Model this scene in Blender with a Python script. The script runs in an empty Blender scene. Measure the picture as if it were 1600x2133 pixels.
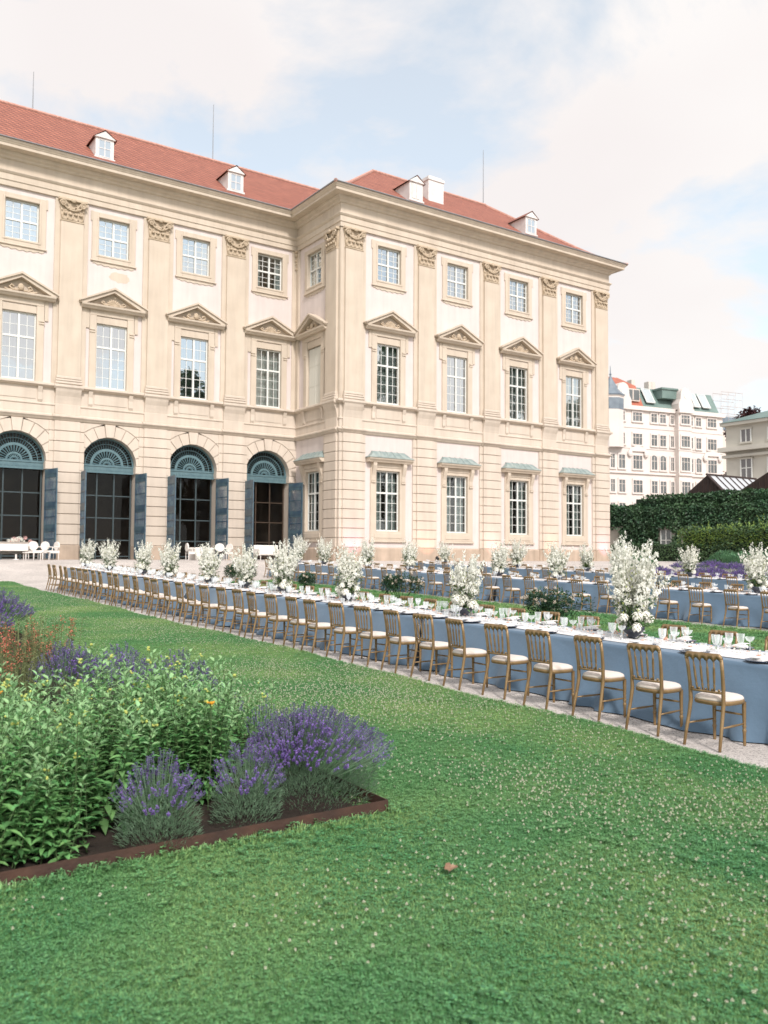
import bpy, math, random
from mathutils import Vector, Matrix, noise
RND = random.Random(11)
sc = bpy.context.scene
col = sc.collection
PI = math.pi
rad = math.radians
V = Vector

# ------------------------------------------------------------------ helpers
def ss(a, b, t):
    t = min(1.0, max(0.0, (t - a) / (b - a)))
    return t * t * (3 - 2 * t)

def G(x, y):
    """height of the ground"""
    p = max(.09 + .0201 * (y - 5.48), -.05)
    dip = .05 * ss(9.5, 9.9, x) * (1 - ss(17.4, 18.0, x))
    w = max(ss(36.5, 44.3, y), ss(31, 40, x))
    return (p - dip) * (1 - w) + 1.56 * w

class MB:
    """collects shapes into one mesh"""
    def __init__(s):
        s.v, s.f, s.m, s.cur = [], [], [], 0
    def add(s, vs, fs, m=None):
        o = len(s.v)
        s.v += [tuple(p) for p in vs]
        s.f += [tuple(i + o for i in f) for f in fs]
        s.m += [s.cur if m is None else m] * len(fs)
    def box(s, x0, x1, y0, y1, z0, z1, m=None):
        s.add([(x0,y0,z0),(x1,y0,z0),(x1,y1,z0),(x0,y1,z0),(x0,y0,z1),(x1,y0,z1),(x1,y1,z1),(x0,y1,z1)],
              [(0,3,2,1),(4,5,6,7),(0,1,5,4),(1,2,6,5),(2,3,7,6),(3,0,4,7)], m)
    def cham(s, x0, x1, y0, y1, z0, z1, c=.012, m=None):
        """box whose outer (-y) face is bevelled"""
        s.add([(x0,y1,z0),(x1,y1,z0),(x1,y1,z1),(x0,y1,z1),(x0,y0+c,z0),(x1,y0+c,z0),(x1,y0+c,z1),(x0,y0+c,z1),
               (x0+c,y0,z0+c),(x1-c,y0,z0+c),(x1-c,y0,z1-c),(x0+c,y0,z1-c)],
              [(0,1,5,4),(1,2,6,5),(2,3,7,6),(3,0,4,7),(4,5,9,8),(5,6,10,9),(6,7,11,10),(7,4,8,11),(8,9,10,11)], m)
    def prism(s, poly, axis, a, b, m=None):
        n = len(poly)
        def P(p, t):
            return {'x': (t, p[0], p[1]), 'y': (p[0], t, p[1]), 'z': (p[0], p[1], t)}[axis]
        vs = [P(p, a) for p in poly] + [P(p, b) for p in poly]
        fs = [tuple(range(n))[::-1], tuple(range(n, 2*n))] + [(i, (i+1) % n, n+(i+1) % n, n+i) for i in range(n)]
        s.add(vs, fs, m)
    def tube(s, pts, r, n=6, m=None, cap=True):
        pts = [V(p) for p in pts]
        k = len(pts)
        rs = r if isinstance(r, (list, tuple)) else [r] * k
        vs, fs = [], []
        ref = None
        for i, p in enumerate(pts):
            t = (pts[min(i+1, k-1)] - pts[max(i-1, 0)])
            if t.length < 1e-9: t = V((0,0,1))
            t.normalize()
            if ref is None:
                ref = V((1,0,0)) if abs(t.x) < .9 else V((0,1,0))
            a = (ref - t * ref.dot(t))
            if a.length < 1e-6: a = t.orthogonal()
            a.normalize(); b = t.cross(a); ref = a
            for j in range(n):
                q = 2 * PI * j / n
                vs.append(p + (a * math.cos(q) + b * math.sin(q)) * rs[i])
        for i in range(k-1):
            for j in range(n):
                fs.append((i*n+j, i*n+(j+1) % n, (i+1)*n+(j+1) % n, (i+1)*n+j))
        if cap:
            fs.append(tuple(range(n))[::-1]); fs.append(tuple((k-1)*n+j for j in range(n)))
        s.add(vs, fs, m)
    def lathe(s, prof, n=12, c=(0,0,0), m=None):
        vs, fs = [], []
        for r, z in prof:
            for j in range(n):
                q = 2 * PI * j / n
                vs.append((c[0] + r*math.cos(q), c[1] + r*math.sin(q), c[2] + z))
        for i in range(len(prof)-1):
            for j in range(n):
                fs.append((i*n+j, i*n+(j+1) % n, (i+1)*n+(j+1) % n, (i+1)*n+j))
        s.add(vs, fs, m)
    def blob(s, c, r, n=8, k=5, m=None, jit=0, rnd=RND):
        rx, ry, rz = r if isinstance(r, (list, tuple)) else (r, r, r)
        vs, fs = [(c[0], c[1], c[2]-rz)], []
        for i in range(1, k):
            a = -PI/2 + PI*i/k
            for j in range(n):
                q = 2*PI*j/n
                e = 1 + (rnd.uniform(-jit, jit) if jit else 0)
                vs.append((c[0]+rx*e*math.cos(a)*math.cos(q), c[1]+ry*e*math.cos(a)*math.sin(q), c[2]+rz*e*math.sin(a)))
        vs.append((c[0], c[1], c[2]+rz))
        for j in range(n): fs.append((0, 1+(j+1) % n, 1+j))
        for i in range(k-2):
            for j in range(n):
                fs.append((1+i*n+j, 1+i*n+(j+1) % n, 1+(i+1)*n+(j+1) % n, 1+(i+1)*n+j))
        t = len(vs)-1
        for j in range(n): fs.append((t, 1+(k-2)*n+j, 1+(k-2)*n+(j+1) % n))
        s.add(vs, fs, m)
    def leaf(s, p, d, up, L, W, m=None, fold=.25):
        """a folded four-point leaf from p along d"""
        d = d.normalized(); w = d.cross(up)
        if w.length < 1e-5: w = d.orthogonal()
        w.normalize(); u = w.cross(d)
        mid = p + d * (L*.45)
        s.add([p, mid + w*(W*.5) + u*(W*fold), p + d*L - u*(L*.08), mid - w*(W*.5) + u*(W*fold)], [(0,1,2),(0,2,3)], m)
    def mesh(s, name, mats, smooth=False):
        me = bpy.data.meshes.new(name)
        me.from_pydata(s.v, [], s.f)
        for mm in mats: me.materials.append(mm)
        if len(mats) > 1: me.polygons.foreach_set('material_index', s.m)
        if smooth: me.polygons.foreach_set('use_smooth', [True]*len(s.f))
        me.update()
        return me
    def build(s, name, mats, parent=None, smooth=False, loc=None):
        mats = mats if isinstance(mats, (list, tuple)) else [mats]
        return link(name, s.mesh(name, mats, smooth), parent, loc)

def link(name, me, parent=None, loc=None, rz=0):
    o = bpy.data.objects.new(name, me)
    col.objects.link(o)
    if loc is not None: o.location = loc
    if rz: o.rotation_euler = (0, 0, rz)
    if parent: o.parent = parent
    return o

def tag(o, label=None, cat=None, group=None, kind=None):
    if label: o['label'] = label
    if cat: o['category'] = cat
    if group: o['group'] = group
    if kind: o['kind'] = kind
    return o

def empty(name, loc, label, cat, group=None, rz=0):
    o = bpy.data.objects.new(name, None)
    col.objects.link(o)
    o.empty_display_size = .1
    o.location = loc; o.rotation_euler = (0, 0, rz)
    return tag(o, label, cat, group)

def copy_tree(o, parent=None):
    c = o.copy(); col.objects.link(c); c.parent = parent
    for ch in list(KIDS.get(o.name, [])): copy_tree2(ch, c)
    return c
def copy_tree2(o, parent):
    c = o.copy(); col.objects.link(c); c.parent = parent
    for ch in list(KIDS.get(o.name, [])): copy_tree2(ch, c)
KIDS = {}
def scan_kids(root):
    for o in col.objects:
        if o.parent: 
            l = KIDS.setdefault(o.parent.name, [])
            if o not in l: l.append(o)

ONES = 'first second third fourth fifth sixth seventh eighth ninth tenth eleventh twelfth thirteenth fourteenth fifteenth sixteenth seventeenth eighteenth nineteenth'.split()
def nth(i):
    i += 1
    if i < 20: return ONES[i-1]
    t = {2: 'twent', 3: 'thirt', 4: 'fort', 5: 'fift'}[i//10]
    return t + 'ieth' if i % 10 == 0 else t + 'y-' + ONES[i % 10 - 1]

# ------------------------------------------------------------------ materials
def nd(nt, t, **k):
    n = nt.nodes.new(t)
    for a, b in k.items():
        if hasattr(n, a): setattr(n, a, b)
    return n

def gpos(nt):
    return nd(nt, 'ShaderNodeNewGeometry').outputs['Position']

def M(name, c, rough=.6, c2=None, vs=4.0, bump=0, bs=30.0, metal=0, spec=.4, island=0, transl=0, sheen=0, detail=5, coords='Object', lo=.35, hi=.65, streak=0):
    m = bpy.data.materials.new(name); m.use_nodes = True
    nt = m.node_tree; L = nt.links
    b = nt.nodes['Principled BSDF']
    b.inputs['Roughness'].default_value = rough
    b.inputs['Metallic'].default_value = metal
    b.inputs['Specular IOR Level'].default_value = spec
    if sheen:
        b.inputs['Sheen Weight'].default_value = sheen
    tc = nd(nt, 'ShaderNodeTexCoord')
    src = None
    if coords == 'World':
        gp = nd(nt, 'ShaderNodeNewGeometry'); cvec = gp.outputs['Position']
    else: cvec = tc.outputs[coords]
    if c2:
        nz = nd(nt, 'ShaderNodeTexNoise'); nz.inputs['Scale'].default_value = vs; nz.inputs['Detail'].default_value = detail
        L.new(cvec, nz.inputs['Vector'])
        mr = nd(nt, 'ShaderNodeMapRange'); mr.inputs[1].default_value = lo; mr.inputs[2].default_value = hi
        L.new(nz.outputs['Fac'], mr.inputs[0])
        mx = nd(nt, 'ShaderNodeMix', data_type='RGBA')
        mx.inputs[6].default_value = (*c, 1); mx.inputs[7].default_value = (*c2, 1)
        L.new(mr.outputs[0], mx.inputs[0]); src = mx.outputs[2]
    if streak and src:
        mpn = nd(nt, 'ShaderNodeMapping'); mpn.inputs['Scale'].default_value = (2.6, 2.6, .22); L.new(gpos(nt), mpn.inputs[0])
        n4 = nd(nt, 'ShaderNodeTexNoise'); n4.inputs['Scale'].default_value = 1.0; n4.inputs['Detail'].default_value = 7; n4.inputs['Roughness'].default_value = .6; L.new(mpn.outputs[0], n4.inputs['Vector'])
        m4 = nd(nt, 'ShaderNodeMapRange'); m4.inputs[1].default_value = .32; m4.inputs[2].default_value = .58; m4.inputs[3].default_value = 1-streak; m4.inputs[4].default_value = 1.03; L.new(n4.outputs['Fac'], m4.inputs[0])
        h4 = nd(nt, 'ShaderNodeHueSaturation'); L.new(m4.outputs[0], h4.inputs['Value']); L.new(src, h4.inputs['Color']); src = h4.outputs[0]
    if island:
        g = nd(nt, 'ShaderNodeNewGeometry')
        hs = nd(nt, 'ShaderNodeHueSaturation')
        mr2 = nd(nt, 'ShaderNodeMapRange'); mr2.inputs[3].default_value = 1-island; mr2.inputs[4].default_value = 1+island
        L.new(g.outputs['Random Per Island'], mr2.inputs[0]); L.new(mr2.outputs[0], hs.inputs['Value'])
        mr3 = nd(nt, 'ShaderNodeMapRange'); mr3.inputs[3].default_value = .5-island*.05; mr3.inputs[4].default_value = .5+island*.04
        mt = nd(nt, 'ShaderNodeMath', operation='FRACT'); ml = nd(nt, 'ShaderNodeMath', operation='MULTIPLY'); ml.inputs[1].default_value = 7.31
        L.new(g.outputs['Random Per Island'], ml.inputs[0]); L.new(ml.outputs[0], mt.inputs[0]); L.new(mt.outputs[0], mr3.inputs[0])
        L.new(mr3.outputs[0], hs.inputs['Hue'])
        if src: L.new(src, hs.inputs['Color'])
        else: hs.inputs['Color'].default_value = (*c, 1)
        src = hs.outputs[0]
    if src: L.new(src, b.inputs['Base Color'])
    else: b.inputs['Base Color'].default_value = (*c, 1)
    if bump:
        n2 = nd(nt, 'ShaderNodeTexNoise'); n2.inputs['Scale'].default_value = bs; n2.inputs['Detail'].default_value = 4
        L.new(cvec, n2.inputs['Vector'])
        bp = nd(nt, 'ShaderNodeBump'); bp.inputs['Strength'].default_value = bump; bp.inputs['Distance'].default_value = .02
        L.new(n2.outputs['Fac'], bp.inputs['Height']); L.new(bp.outputs[0], b.inputs['Normal'])
    if transl:
        t = nd(nt, 'ShaderNodeBsdfTranslucent'); ms = nd(nt, 'ShaderNodeMixShader'); ms.inputs[0].default_value = transl
        if src: L.new(src, t.inputs[0])
        else: t.inputs[0].default_value = (*c, 1)
        L.new(b.outputs[0], ms.inputs[1]); L.new(t.outputs[0], ms.inputs[2])
        L.new(ms.outputs[0], nt.nodes['Material Output'].inputs[0])
    return m

def glass(name, fac, tint=(.9,.95,.95), base=(.02,.025,.025), rough=.015, wav=.06, ws=1.1, top=1.0):
    """pane: mirror-like coat over a partly see-through sheet"""
    m = bpy.data.materials.new(name); m.use_nodes = True
    nt = m.node_tree; L = nt.links; nt.nodes.remove(nt.nodes['Principled BSDF'])
    gl = nd(nt, 'ShaderNodeBsdfGlossy'); gl.inputs['Roughness'].default_value = rough; gl.inputs['Color'].default_value = (*tint, 1)
    tr = nd(nt, 'ShaderNodeBsdfTransparent'); tr.inputs['Color'].default_value = (.86,.9,.9,1)
    tc = nd(nt, 'ShaderNodeTexCoord')
    n2 = nd(nt, 'ShaderNodeTexNoise'); n2.inputs['Scale'].default_value = ws; n2.inputs['Detail'].default_value = 2
    L.new(tc.outputs['Object'], n2.inputs['Vector'])
    bp = nd(nt, 'ShaderNodeBump'); bp.inputs['Strength'].default_value = wav; bp.inputs['Distance'].default_value = .1
    L.new(n2.outputs['Fac'], bp.inputs['Height']); L.new(bp.outputs[0], gl.inputs['Normal'])
    ms = nd(nt, 'ShaderNodeMixShader')
    lw = nd(nt, 'ShaderNodeLayerWeight'); lw.inputs['Blend'].default_value = .25
    mr = nd(nt, 'ShaderNodeMapRange'); mr.inputs[3].default_value = fac; mr.inputs[4].default_value = top
    L.new(lw.outputs['Fresnel'], mr.inputs[0]); L.new(mr.outputs[0], ms.inputs[0])
    L.new(tr.outputs[0], ms.inputs[1]); L.new(gl.outputs[0], ms.inputs[2])
    L.new(ms.outputs[0], nt.nodes['Material Output'].inputs[0])
    return m

m_stem = M('green_stem', (.06,.10,.035), .7)
m_white = M('stucco_white', (.64,.56,.525), .85, (.60,.52,.485), 1.2, .12, 40, lo=.3, hi=.75, streak=.06)
m_tan = M('stucco_tan', (.575,.49,.395), .85, (.515,.43,.34), .9, .15, 35, lo=.3, hi=.75, streak=.08)
m_tan2 = M('stone_rustic', (.60,.515,.43), .88, (.54,.458,.375), .8, .25, 25, lo=.3, hi=.75, streak=.08)
m_orn = M('carved_stone', (.54,.435,.32), .85, (.43,.34,.24), 3, .3, 40)
m_plinth = M('plinth_stone', (.50,.39,.30), .9, (.43,.335,.255), 1.5, .25, 30, streak=.2)
m_wfr = M('white_paint', (.68,.68,.64), .45)
m_copper = M('copper_verdigris', (.30,.345,.32), .6, (.20,.25,.24), 2.5, .1, 20)
m_teal = M('teal_paint', (.115,.19,.205), .45, (.085,.15,.17), 3)
m_teal2 = M('shutter_paint', (.085,.135,.16), .4, (.05,.085,.125), 2.2, lo=.4, hi=.6)
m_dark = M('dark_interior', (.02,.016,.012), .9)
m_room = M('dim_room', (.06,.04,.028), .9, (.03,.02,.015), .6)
m_wood = M('dark_wood', (.07,.045,.03), .5, (.045,.03,.02), 3)
m_curt = M('curtain', (.52,.56,.53), .9, (.38,.42,.40), 5)
m_curtd = M('dark_curtain', (.29,.325,.30), .9, (.16,.19,.17), 5)
m_g_hi = glass('pane_bright', .78, tint=(.60,.635,.65), wav=.03)
m_g_mid = glass('pane_mid', .55, wav=.05)
m_g_tree = glass('pane_tree', .46, wav=.06)
m_g_lo = glass('pane_low', .11, wav=.05, top=.6)
m_g_door = glass('pane_door', .015, wav=.02, top=.07)
m_roofm = None
m_dorm = M('dormer_white', (.72,.70,.67), .7, (.6,.58,.55), 2)
m_lead = M('lead_grey', (.22,.23,.24), .5)

def roof_mat():
    m = bpy.data.materials.new('roof_tiles'); m.use_nodes = True
    nt = m.node_tree; L = nt.links; b = nt.nodes['Principled BSDF']; b.inputs['Roughness'].default_value = .8
    tc = nd(nt, 'ShaderNodeTexCoord'); sp = nd(nt, 'ShaderNodeSeparateXYZ'); L.new(tc.outputs['Object'], sp.inputs[0])
    ad = nd(nt, 'ShaderNodeMath', operation='ADD'); L.new(sp.outputs[0], ad.inputs[0]); L.new(sp.outputs[1], ad.inputs[1])
    cb = nd(nt, 'ShaderNodeCombineXYZ'); L.new(ad.outputs[0], cb.inputs[0])
    mz = nd(nt, 'ShaderNodeMath', operation='MULTIPLY'); mz.inputs[1].default_value = 1.0; L.new(sp.outputs[2], mz.inputs[0]); L.new(mz.outputs[0], cb.inputs[1])
    br = nd(nt, 'ShaderNodeTexBrick'); br.inputs['Scale'].default_value = 1; br.inputs['Brick Width'].default_value = .42; br.inputs['Row Height'].default_value = .30
    br.inputs['Mortar Size'].default_value = .05; br.inputs['Color1'].default_value = (.40,.145,.09,1); br.inputs['Color2'].default_value = (.325,.112,.07,1); br.inputs['Mortar'].default_value = (.17,.065,.05,1)
    L.new(cb.outputs[0], br.inputs['Vector'])
    nz = nd(nt, 'ShaderNodeTexNoise'); nz.inputs['Scale'].default_value = 1.2; nz.inputs['Detail'].default_value = 9; nz.inputs['Roughness'].default_value = .7; L.new(tc.outputs['Object'], nz.inputs['Vector'])
    hs = nd(nt, 'ShaderNodeHueSaturation'); mr = nd(nt, 'ShaderNodeMapRange'); mr.inputs[1].default_value=.3; mr.inputs[2].default_value=.7; mr.inputs[3].default_value = .84; mr.inputs[4].default_value = 1.13
    L.new(nz.outputs['Fac'], mr.inputs[0]); L.new(mr.outputs[0], hs.inputs['Value']); L.new(br.outputs['Color'], hs.inputs['Color']); L.new(hs.outputs[0], b.inputs['Base Color'])
    bp = nd(nt, 'ShaderNodeBump'); bp.inputs['Strength'].default_value = 1.0; bp.inputs['Distance'].default_value = .06; bp.invert = True
    L.new(br.outputs['Fac'], bp.inputs['Height']); L.new(bp.outputs[0], b.inputs['Normal'])
    return m
m_roof = roof_mat(); m_ridge = M('ridge_tiles', (.52,.30,.24), .85, (.40,.20,.15), 6)

# ------------------------------------------------------------------ camera
cam = bpy.data.cameras.new('camera'); co = bpy.data.objects.new('camera', cam); col.objects.link(co)
yaw, pitch, roll, fpx = rad(34.3086), rad(2.8173), rad(.35232), 1805.2
F = V((math.sin(yaw)*math.cos(pitch), math.cos(yaw)*math.cos(pitch), math.sin(pitch)))
r0 = V((math.cos(yaw), -math.sin(yaw), 0)); u0 = r0.cross(F)
R2 = r0*math.cos(roll) + u0*math.sin(roll); U2 = -r0*math.sin(roll) + u0*math.cos(roll)
co.matrix_world = Matrix(((R2.x,U2.x,-F.x,0),(R2.y,U2.y,-F.y,0),(R2.z,U2.z,-F.z,1.95),(0,0,0,1)))
cam.sensor_fit = 'HORIZONTAL'; cam.sensor_width = 36; cam.lens = 36*fpx/1600
cam.clip_end = 3000; cam.clip_start = .05
cam.dof.use_dof = True; cam.dof.focus_distance = 12.5; cam.dof.aperture_fstop = 3.2
sc.camera = co

# ------------------------------------------------------------------ light and sky
SUN_EL, SUN_AZ = 42, 196     # azimuth of the sun, clockwise from +Y
sd = bpy.data.lights.new('sun', 'SUN'); so = bpy.data.objects.new('sun', sd); col.objects.link(so)
sdir = V((math.sin(rad(SUN_AZ))*math.cos(rad(SUN_EL)), math.cos(rad(SUN_AZ))*math.cos(rad(SUN_EL)), math.sin(rad(SUN_EL))))
so.rotation_euler = sdir.to_track_quat('Z', 'Y').to_euler()
sd.energy = 1.75; sd.angle = rad(9); sd.color = (1, .955, .925)
w = bpy.data.worlds.new('World'); sc.world = w; w.use_nodes = True
nt = w.node_tree; L = nt.links; nt.nodes.clear()
out = nd(nt, 'ShaderNodeOutputWorld')
sky = nd(nt, 'ShaderNodeTexSky'); sky.sky_type = 'NISHITA'; sky.sun_disc = False
sky.sun_elevation = rad(SUN_EL); sky.sun_rotation = rad(SUN_AZ)
bg1 = nd(nt, 'ShaderNodeBackground'); bg1.inputs['Strength'].default_value = .125
hsv = nd(nt, 'ShaderNodeHueSaturation'); hsv.inputs['Saturation'].default_value = .85; hsv.inputs['Hue'].default_value = .477; L.new(sky.outputs[0], hsv.inputs['Color']); L.new(hsv.outputs[0], bg1.inputs[0])
tc = nd(nt, 'ShaderNodeTexCoord'); sp = nd(nt, 'ShaderNodeSeparateXYZ'); L.new(tc.outputs['Generated'], sp.inputs[0])
az = nd(nt, 'ShaderNodeMath', operation='ABSOLUTE'); L.new(sp.outputs[2], az.inputs[0])
ad = nd(nt, 'ShaderNodeMath', operation='ADD'); ad.inputs[1].default_value = .35; L.new(az.outputs[0], ad.inputs[0])
dv = nd(nt, 'ShaderNodeVectorMath', operation='DIVIDE'); L.new(tc.outputs['Generated'], dv.inputs[0])
cb = nd(nt, 'ShaderNodeCombineXYZ')
for i in range(3): L.new(ad.outputs[0], cb.inputs[i])
L.new(cb.outputs[0], dv.inputs[1])
mp = nd(nt, 'ShaderNodeMapping'); mp.inputs['Location'].default_value = (3.1, 2.2, 0); L.new(dv.outputs[0], mp.inputs[0])
n1 = nd(nt, 'ShaderNodeTexNoise'); n1.inputs['Scale'].default_value = 2.1; n1.inputs['Detail'].default_value = 9; n1.inputs['Roughness'].default_value = .56; n1.inputs['Distortion'].default_value = .25
L.new(mp.outputs[0], n1.inputs['Vector'])
cr = nd(nt, 'ShaderNodeValToRGB'); cr.color_ramp.elements[0].position = .45; cr.color_ramp.elements[1].position = .55
cr.color_ramp.elements[0].color = (.5,.5,.5,1); cr.color_ramp.elements[1].color = (1,1,1,1)
L.new(n1.outputs['Fac'], cr.inputs[0])
# paler towards the horizon
hz = nd(nt, 'ShaderNodeMapRange'); hz.inputs[1].default_value = .0; hz.inputs[2].default_value = .55; hz.inputs[3].default_value = .9; hz.inputs[4].default_value = 0
L.new(az.outputs[0], hz.inputs[0])
mx = nd(nt, 'ShaderNodeMath', operation='MAXIMUM'); L.new(cr.outputs[0], mx.inputs[0]); L.new(hz.outputs[0], mx.inputs[1])
n3 = nd(nt, 'ShaderNodeTexNoise'); n3.inputs['Scale'].default_value = 1.3; n3.inputs['Detail'].default_value = 4; L.new(mp.outputs[0], n3.inputs['Vector'])
cc = nd(nt, 'ShaderNodeValToRGB'); cc.color_ramp.elements[0].position = .38; cc.color_ramp.elements[1].position = .62
cc.color_ramp.elements[0].color = (.93,.88,.87,1); cc.color_ramp.elements[1].color = (1,.97,.95,1)
L.new(n3.outputs['Fac'], cc.inputs[0])
bg2 = nd(nt, 'ShaderNodeBackground'); bg2.inputs['Strength'].default_value = .5; L.new(cc.outputs[0], bg2.inputs[0])
# unseen clouds behind the camera, brightened to whiten the window reflections
by = nd(nt, 'ShaderNodeMapRange'); by.inputs[1].default_value = .15; by.inputs[2].default_value = -.75; by.inputs[3].default_value = .48; by.inputs[4].default_value = .72
L.new(sp.outputs[1], by.inputs[0]); L.new(by.outputs[0], bg2.inputs['Strength'])
ms = nd(nt, 'ShaderNodeMixShader'); L.new(mx.outputs[0], ms.inputs[0]); L.new(bg1.outputs[0], ms.inputs[1]); L.new(bg2.outputs[0], ms.inputs[2])
L.new(ms.outputs[0], out.inputs[0])
sc.view_settings.view_transform = 'Standard'; sc.view_settings.look = 'None'; sc.view_settings.exposure = 1.08; sc.view_settings.gamma = 1
try:
    sc.cycles.use_denoising = True
    sc.cycles.max_bounces = 8; sc.cycles.transparent_max_bounces = 24; sc.cycles.glossy_bounces = 3; sc.cycles.diffuse_bounces = 3
    sc.cycles.caustics_reflective = False; sc.cycles.caustics_refractive = False
    sc.cycles.sample_clamp_indirect = 4
except Exception: pass

# ------------------------------------------------------------------ ground
def gravel_mat(name, a, b, c, sc1):
    m = bpy.data.materials.new(name); m.use_nodes = True
    nt = m.node_tree; L = nt.links; bs = nt.nodes['Principled BSDF']; bs.inputs['Roughness'].default_value = .9
    tc = nd(nt, 'ShaderNodeTexCoord')
    vo = nd(nt, 'ShaderNodeTexVoronoi'); vo.inputs['Scale'].default_value = sc1; L.new(tc.outputs['Object'], vo.inputs['Vector'])
    sp = nd(nt, 'ShaderNodeSeparateColor'); L.new(vo.outputs['Color'], sp.inputs[0])
    cr = nd(nt, 'ShaderNodeValToRGB'); e = cr.color_ramp.elements; e[0].position = 0; e[0].color = (*c, 1); e[1].position = .22; e[1].color = (*b, 1)
    e2 = e.new(.75); e2.color = (*a, 1)
    L.new(sp.outputs[0], cr.inputs[0])
    nz = nd(nt, 'ShaderNodeTexNoise'); nz.inputs['Scale'].default_value = .7; nz.inputs['Detail'].default_value = 6; L.new(tc.outputs['Object'], nz.inputs['Vector'])
    mr = nd(nt, 'ShaderNodeMapRange'); mr.inputs[1].default_value = .3; mr.inputs[2].default_value = .7; mr.inputs[3].default_value = .85; mr.inputs[4].default_value = 1.1
    hs = nd(nt, 'ShaderNodeHueSaturation'); L.new(nz.outputs['Fac'], mr.inputs[0]); L.new(mr.outputs[0], hs.inputs['Value']); L.new(cr.outputs[0], hs.inputs['Color'])
    L.new(hs.outputs[0], bs.inputs['Base Color'])
    bp = nd(nt, 'ShaderNodeBump'); bp.inputs['Strength'].default_value = .7; bp.inputs['Distance'].default_value = .015
    L.new(vo.outputs['Distance'], bp.inputs['Height']); bp.invert = True; L.new(bp.outputs[0], bs.inputs['Normal'])
    return m
m_gravel = gravel_mat('gravel_ground', (.60,.545,.50), (.50,.45,.41), (.22,.20,.19), 62)
m_lawn = M('lawn_soil', (.045,.125,.04), .95, (.10,.18,.06), 1.4, .5, 60)
m_soil = M('soil', (.02,.013,.009), .95, (.035,.023,.016), 6, .8, 25)

def sheet(xs, ys, dz, wob=None):
    b = MB(); n = len(xs)
    for j, y in enumerate(ys):
        for i, x in enumerate(xs):
            X, Y = x, y
            if wob: X, Y = wob(x, y, i, j)
            b.v.append((X, Y, G(X, Y) + dz))
    for j in range(len(ys)-1):
        for i in range(n-1):
            b.f.append((j*n+i, j*n+i+1, (j+1)*n+i+1, (j+1)*n+i)); b.m.append(0)
    return b
def fr(a, b, st):
    n = max(1, int(round((b-a)/st))); return [a + (b-a)*i/n for i in range(n+1)]
gx = [-900,-400,-150,-60] + fr(-30, 8.8, 1.2) + fr(9.3, 10.1, .2) + fr(11, 17, 1.5) + fr(17.3, 18.1, .2) + fr(19, 42, 1.0) + [50,70,120,250,500,900]
gy = [-900,-300,-80,-20] + fr(-6, 60, 1.0) + [75,110,200,450,900]
g = sheet(gx, gy, 0).build('ground', m_gravel, smooth=True); tag(g, 'pale gravel ground of the palace garden', None, None, 'structure')
EDGE = lambda y: 7.32 + .07*math.sin(y*.55) + .04*math.sin(y*1.9+1) - (.25*ss(6.5, 4.2, y) if y < 6.5 else 0)
def wob1(x, y, i, j):
    return (EDGE(y) if x > 7.2 else x, y)
lx = [-60,-30,-15] + fr(-10, 7.0, .5) + [7.4]
ly = [-40,-20,-8] + fr(-4, 37.5, .5)
lawn = sheet(lx, ly, .012, wob1).build('lawn', m_lawn, smooth=True); tag(lawn, 'clover lawn in front of the long tables', None, None, 'structure')
def wob2(x, y, i, j):
    if x < 9.9: x += .08*math.sin(y*2.1)
    if x > 17.1: x += .1*math.sin(y*1.3)
    return x, y
strip = sheet(fr(9.75, 18.4, .35), fr(2, 36, .5), .012, wob2).build('lawn', m_lawn, smooth=True); tag(strip, 'grass strip between the front and the middle table', None, None, 'structure')
strip2 = sheet(fr(22.6, 26.2, .45), fr(8, 36, .5), .012).build('lawn', m_lawn, smooth=True); tag(strip2, 'narrow grass strip between the middle and the back table', None, None, 'structure')
# ------------------------------------------------------------------ grass (stuff)
m_grass = M('grass_blade', (.115,.285,.105), .6, (.29,.41,.15), .55, island=.5, transl=.3, coords='World', lo=.4, hi=.68)
m_clover = M('clover_leaf', (.085,.265,.105), .6, (.15,.32,.12), .8, island=.5, transl=.25, coords='World')
m_blos = M('clover_blossom', (.68,.67,.53), .8, island=.12, transl=.2)
hid = bpy.data.collections.new('grass_sources')
hid2 = bpy.data.collections.new('blossom_sources')
def tuft(seed, n, clov):
    r = random.Random(seed); b = MB()
    for k in range(n):
        a = r.uniform(0, 2*PI); q = r.uniform(0, .05); p = V((q*math.cos(a), q*math.sin(a), -.005))
        h = r.uniform(.028, .06); wd = r.uniform(.0022, .004); t = r.uniform(.2, .9)
        d = V((math.cos(a+r.uniform(-1,1)), math.sin(a+r.uniform(-1,1)), 0)); s2 = V((-d.y, d.x, 0))*wd
        m1 = p + V((0,0,h*.55)) + d*h*.18*t; e = p + V((0,0,h*(1-.25*t))) + d*h*.6*t
        b.add([p-s2, p+s2, m1+s2*.8, m1-s2*.8, e], [(0,1,2,3),(3,2,4)], 0)
    for k in range(clov):
        a = r.uniform(0, 2*PI); q = r.uniform(0, .055); h = r.uniform(.02, .045); c = V((q*math.cos(a), q*math.sin(a), h)); R = r.uniform(.0055, .0095)
        for j in range(3):
            aa = a + j*2*PI/3; d = V((math.cos(aa), math.sin(aa), r.uniform(-.2,.25)))
            s2 = V((-d.y, d.x, 0))*R*.62
            b.add([c, c+d*R*.7+s2, c+d*R*1.3+s2*.75, c+d*R*1.3-s2*.75, c+d*R*.7-s2], [(0,1,2,3,4)], 1)
    return b
for i in range(4):
    o = bpy.data.objects.new('grass_tuft', tuft(i, 20, 3 + 3*(i % 2)).mesh('grass_tuft', [m_grass, m_clover])); hid.objects.link(o)
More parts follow.
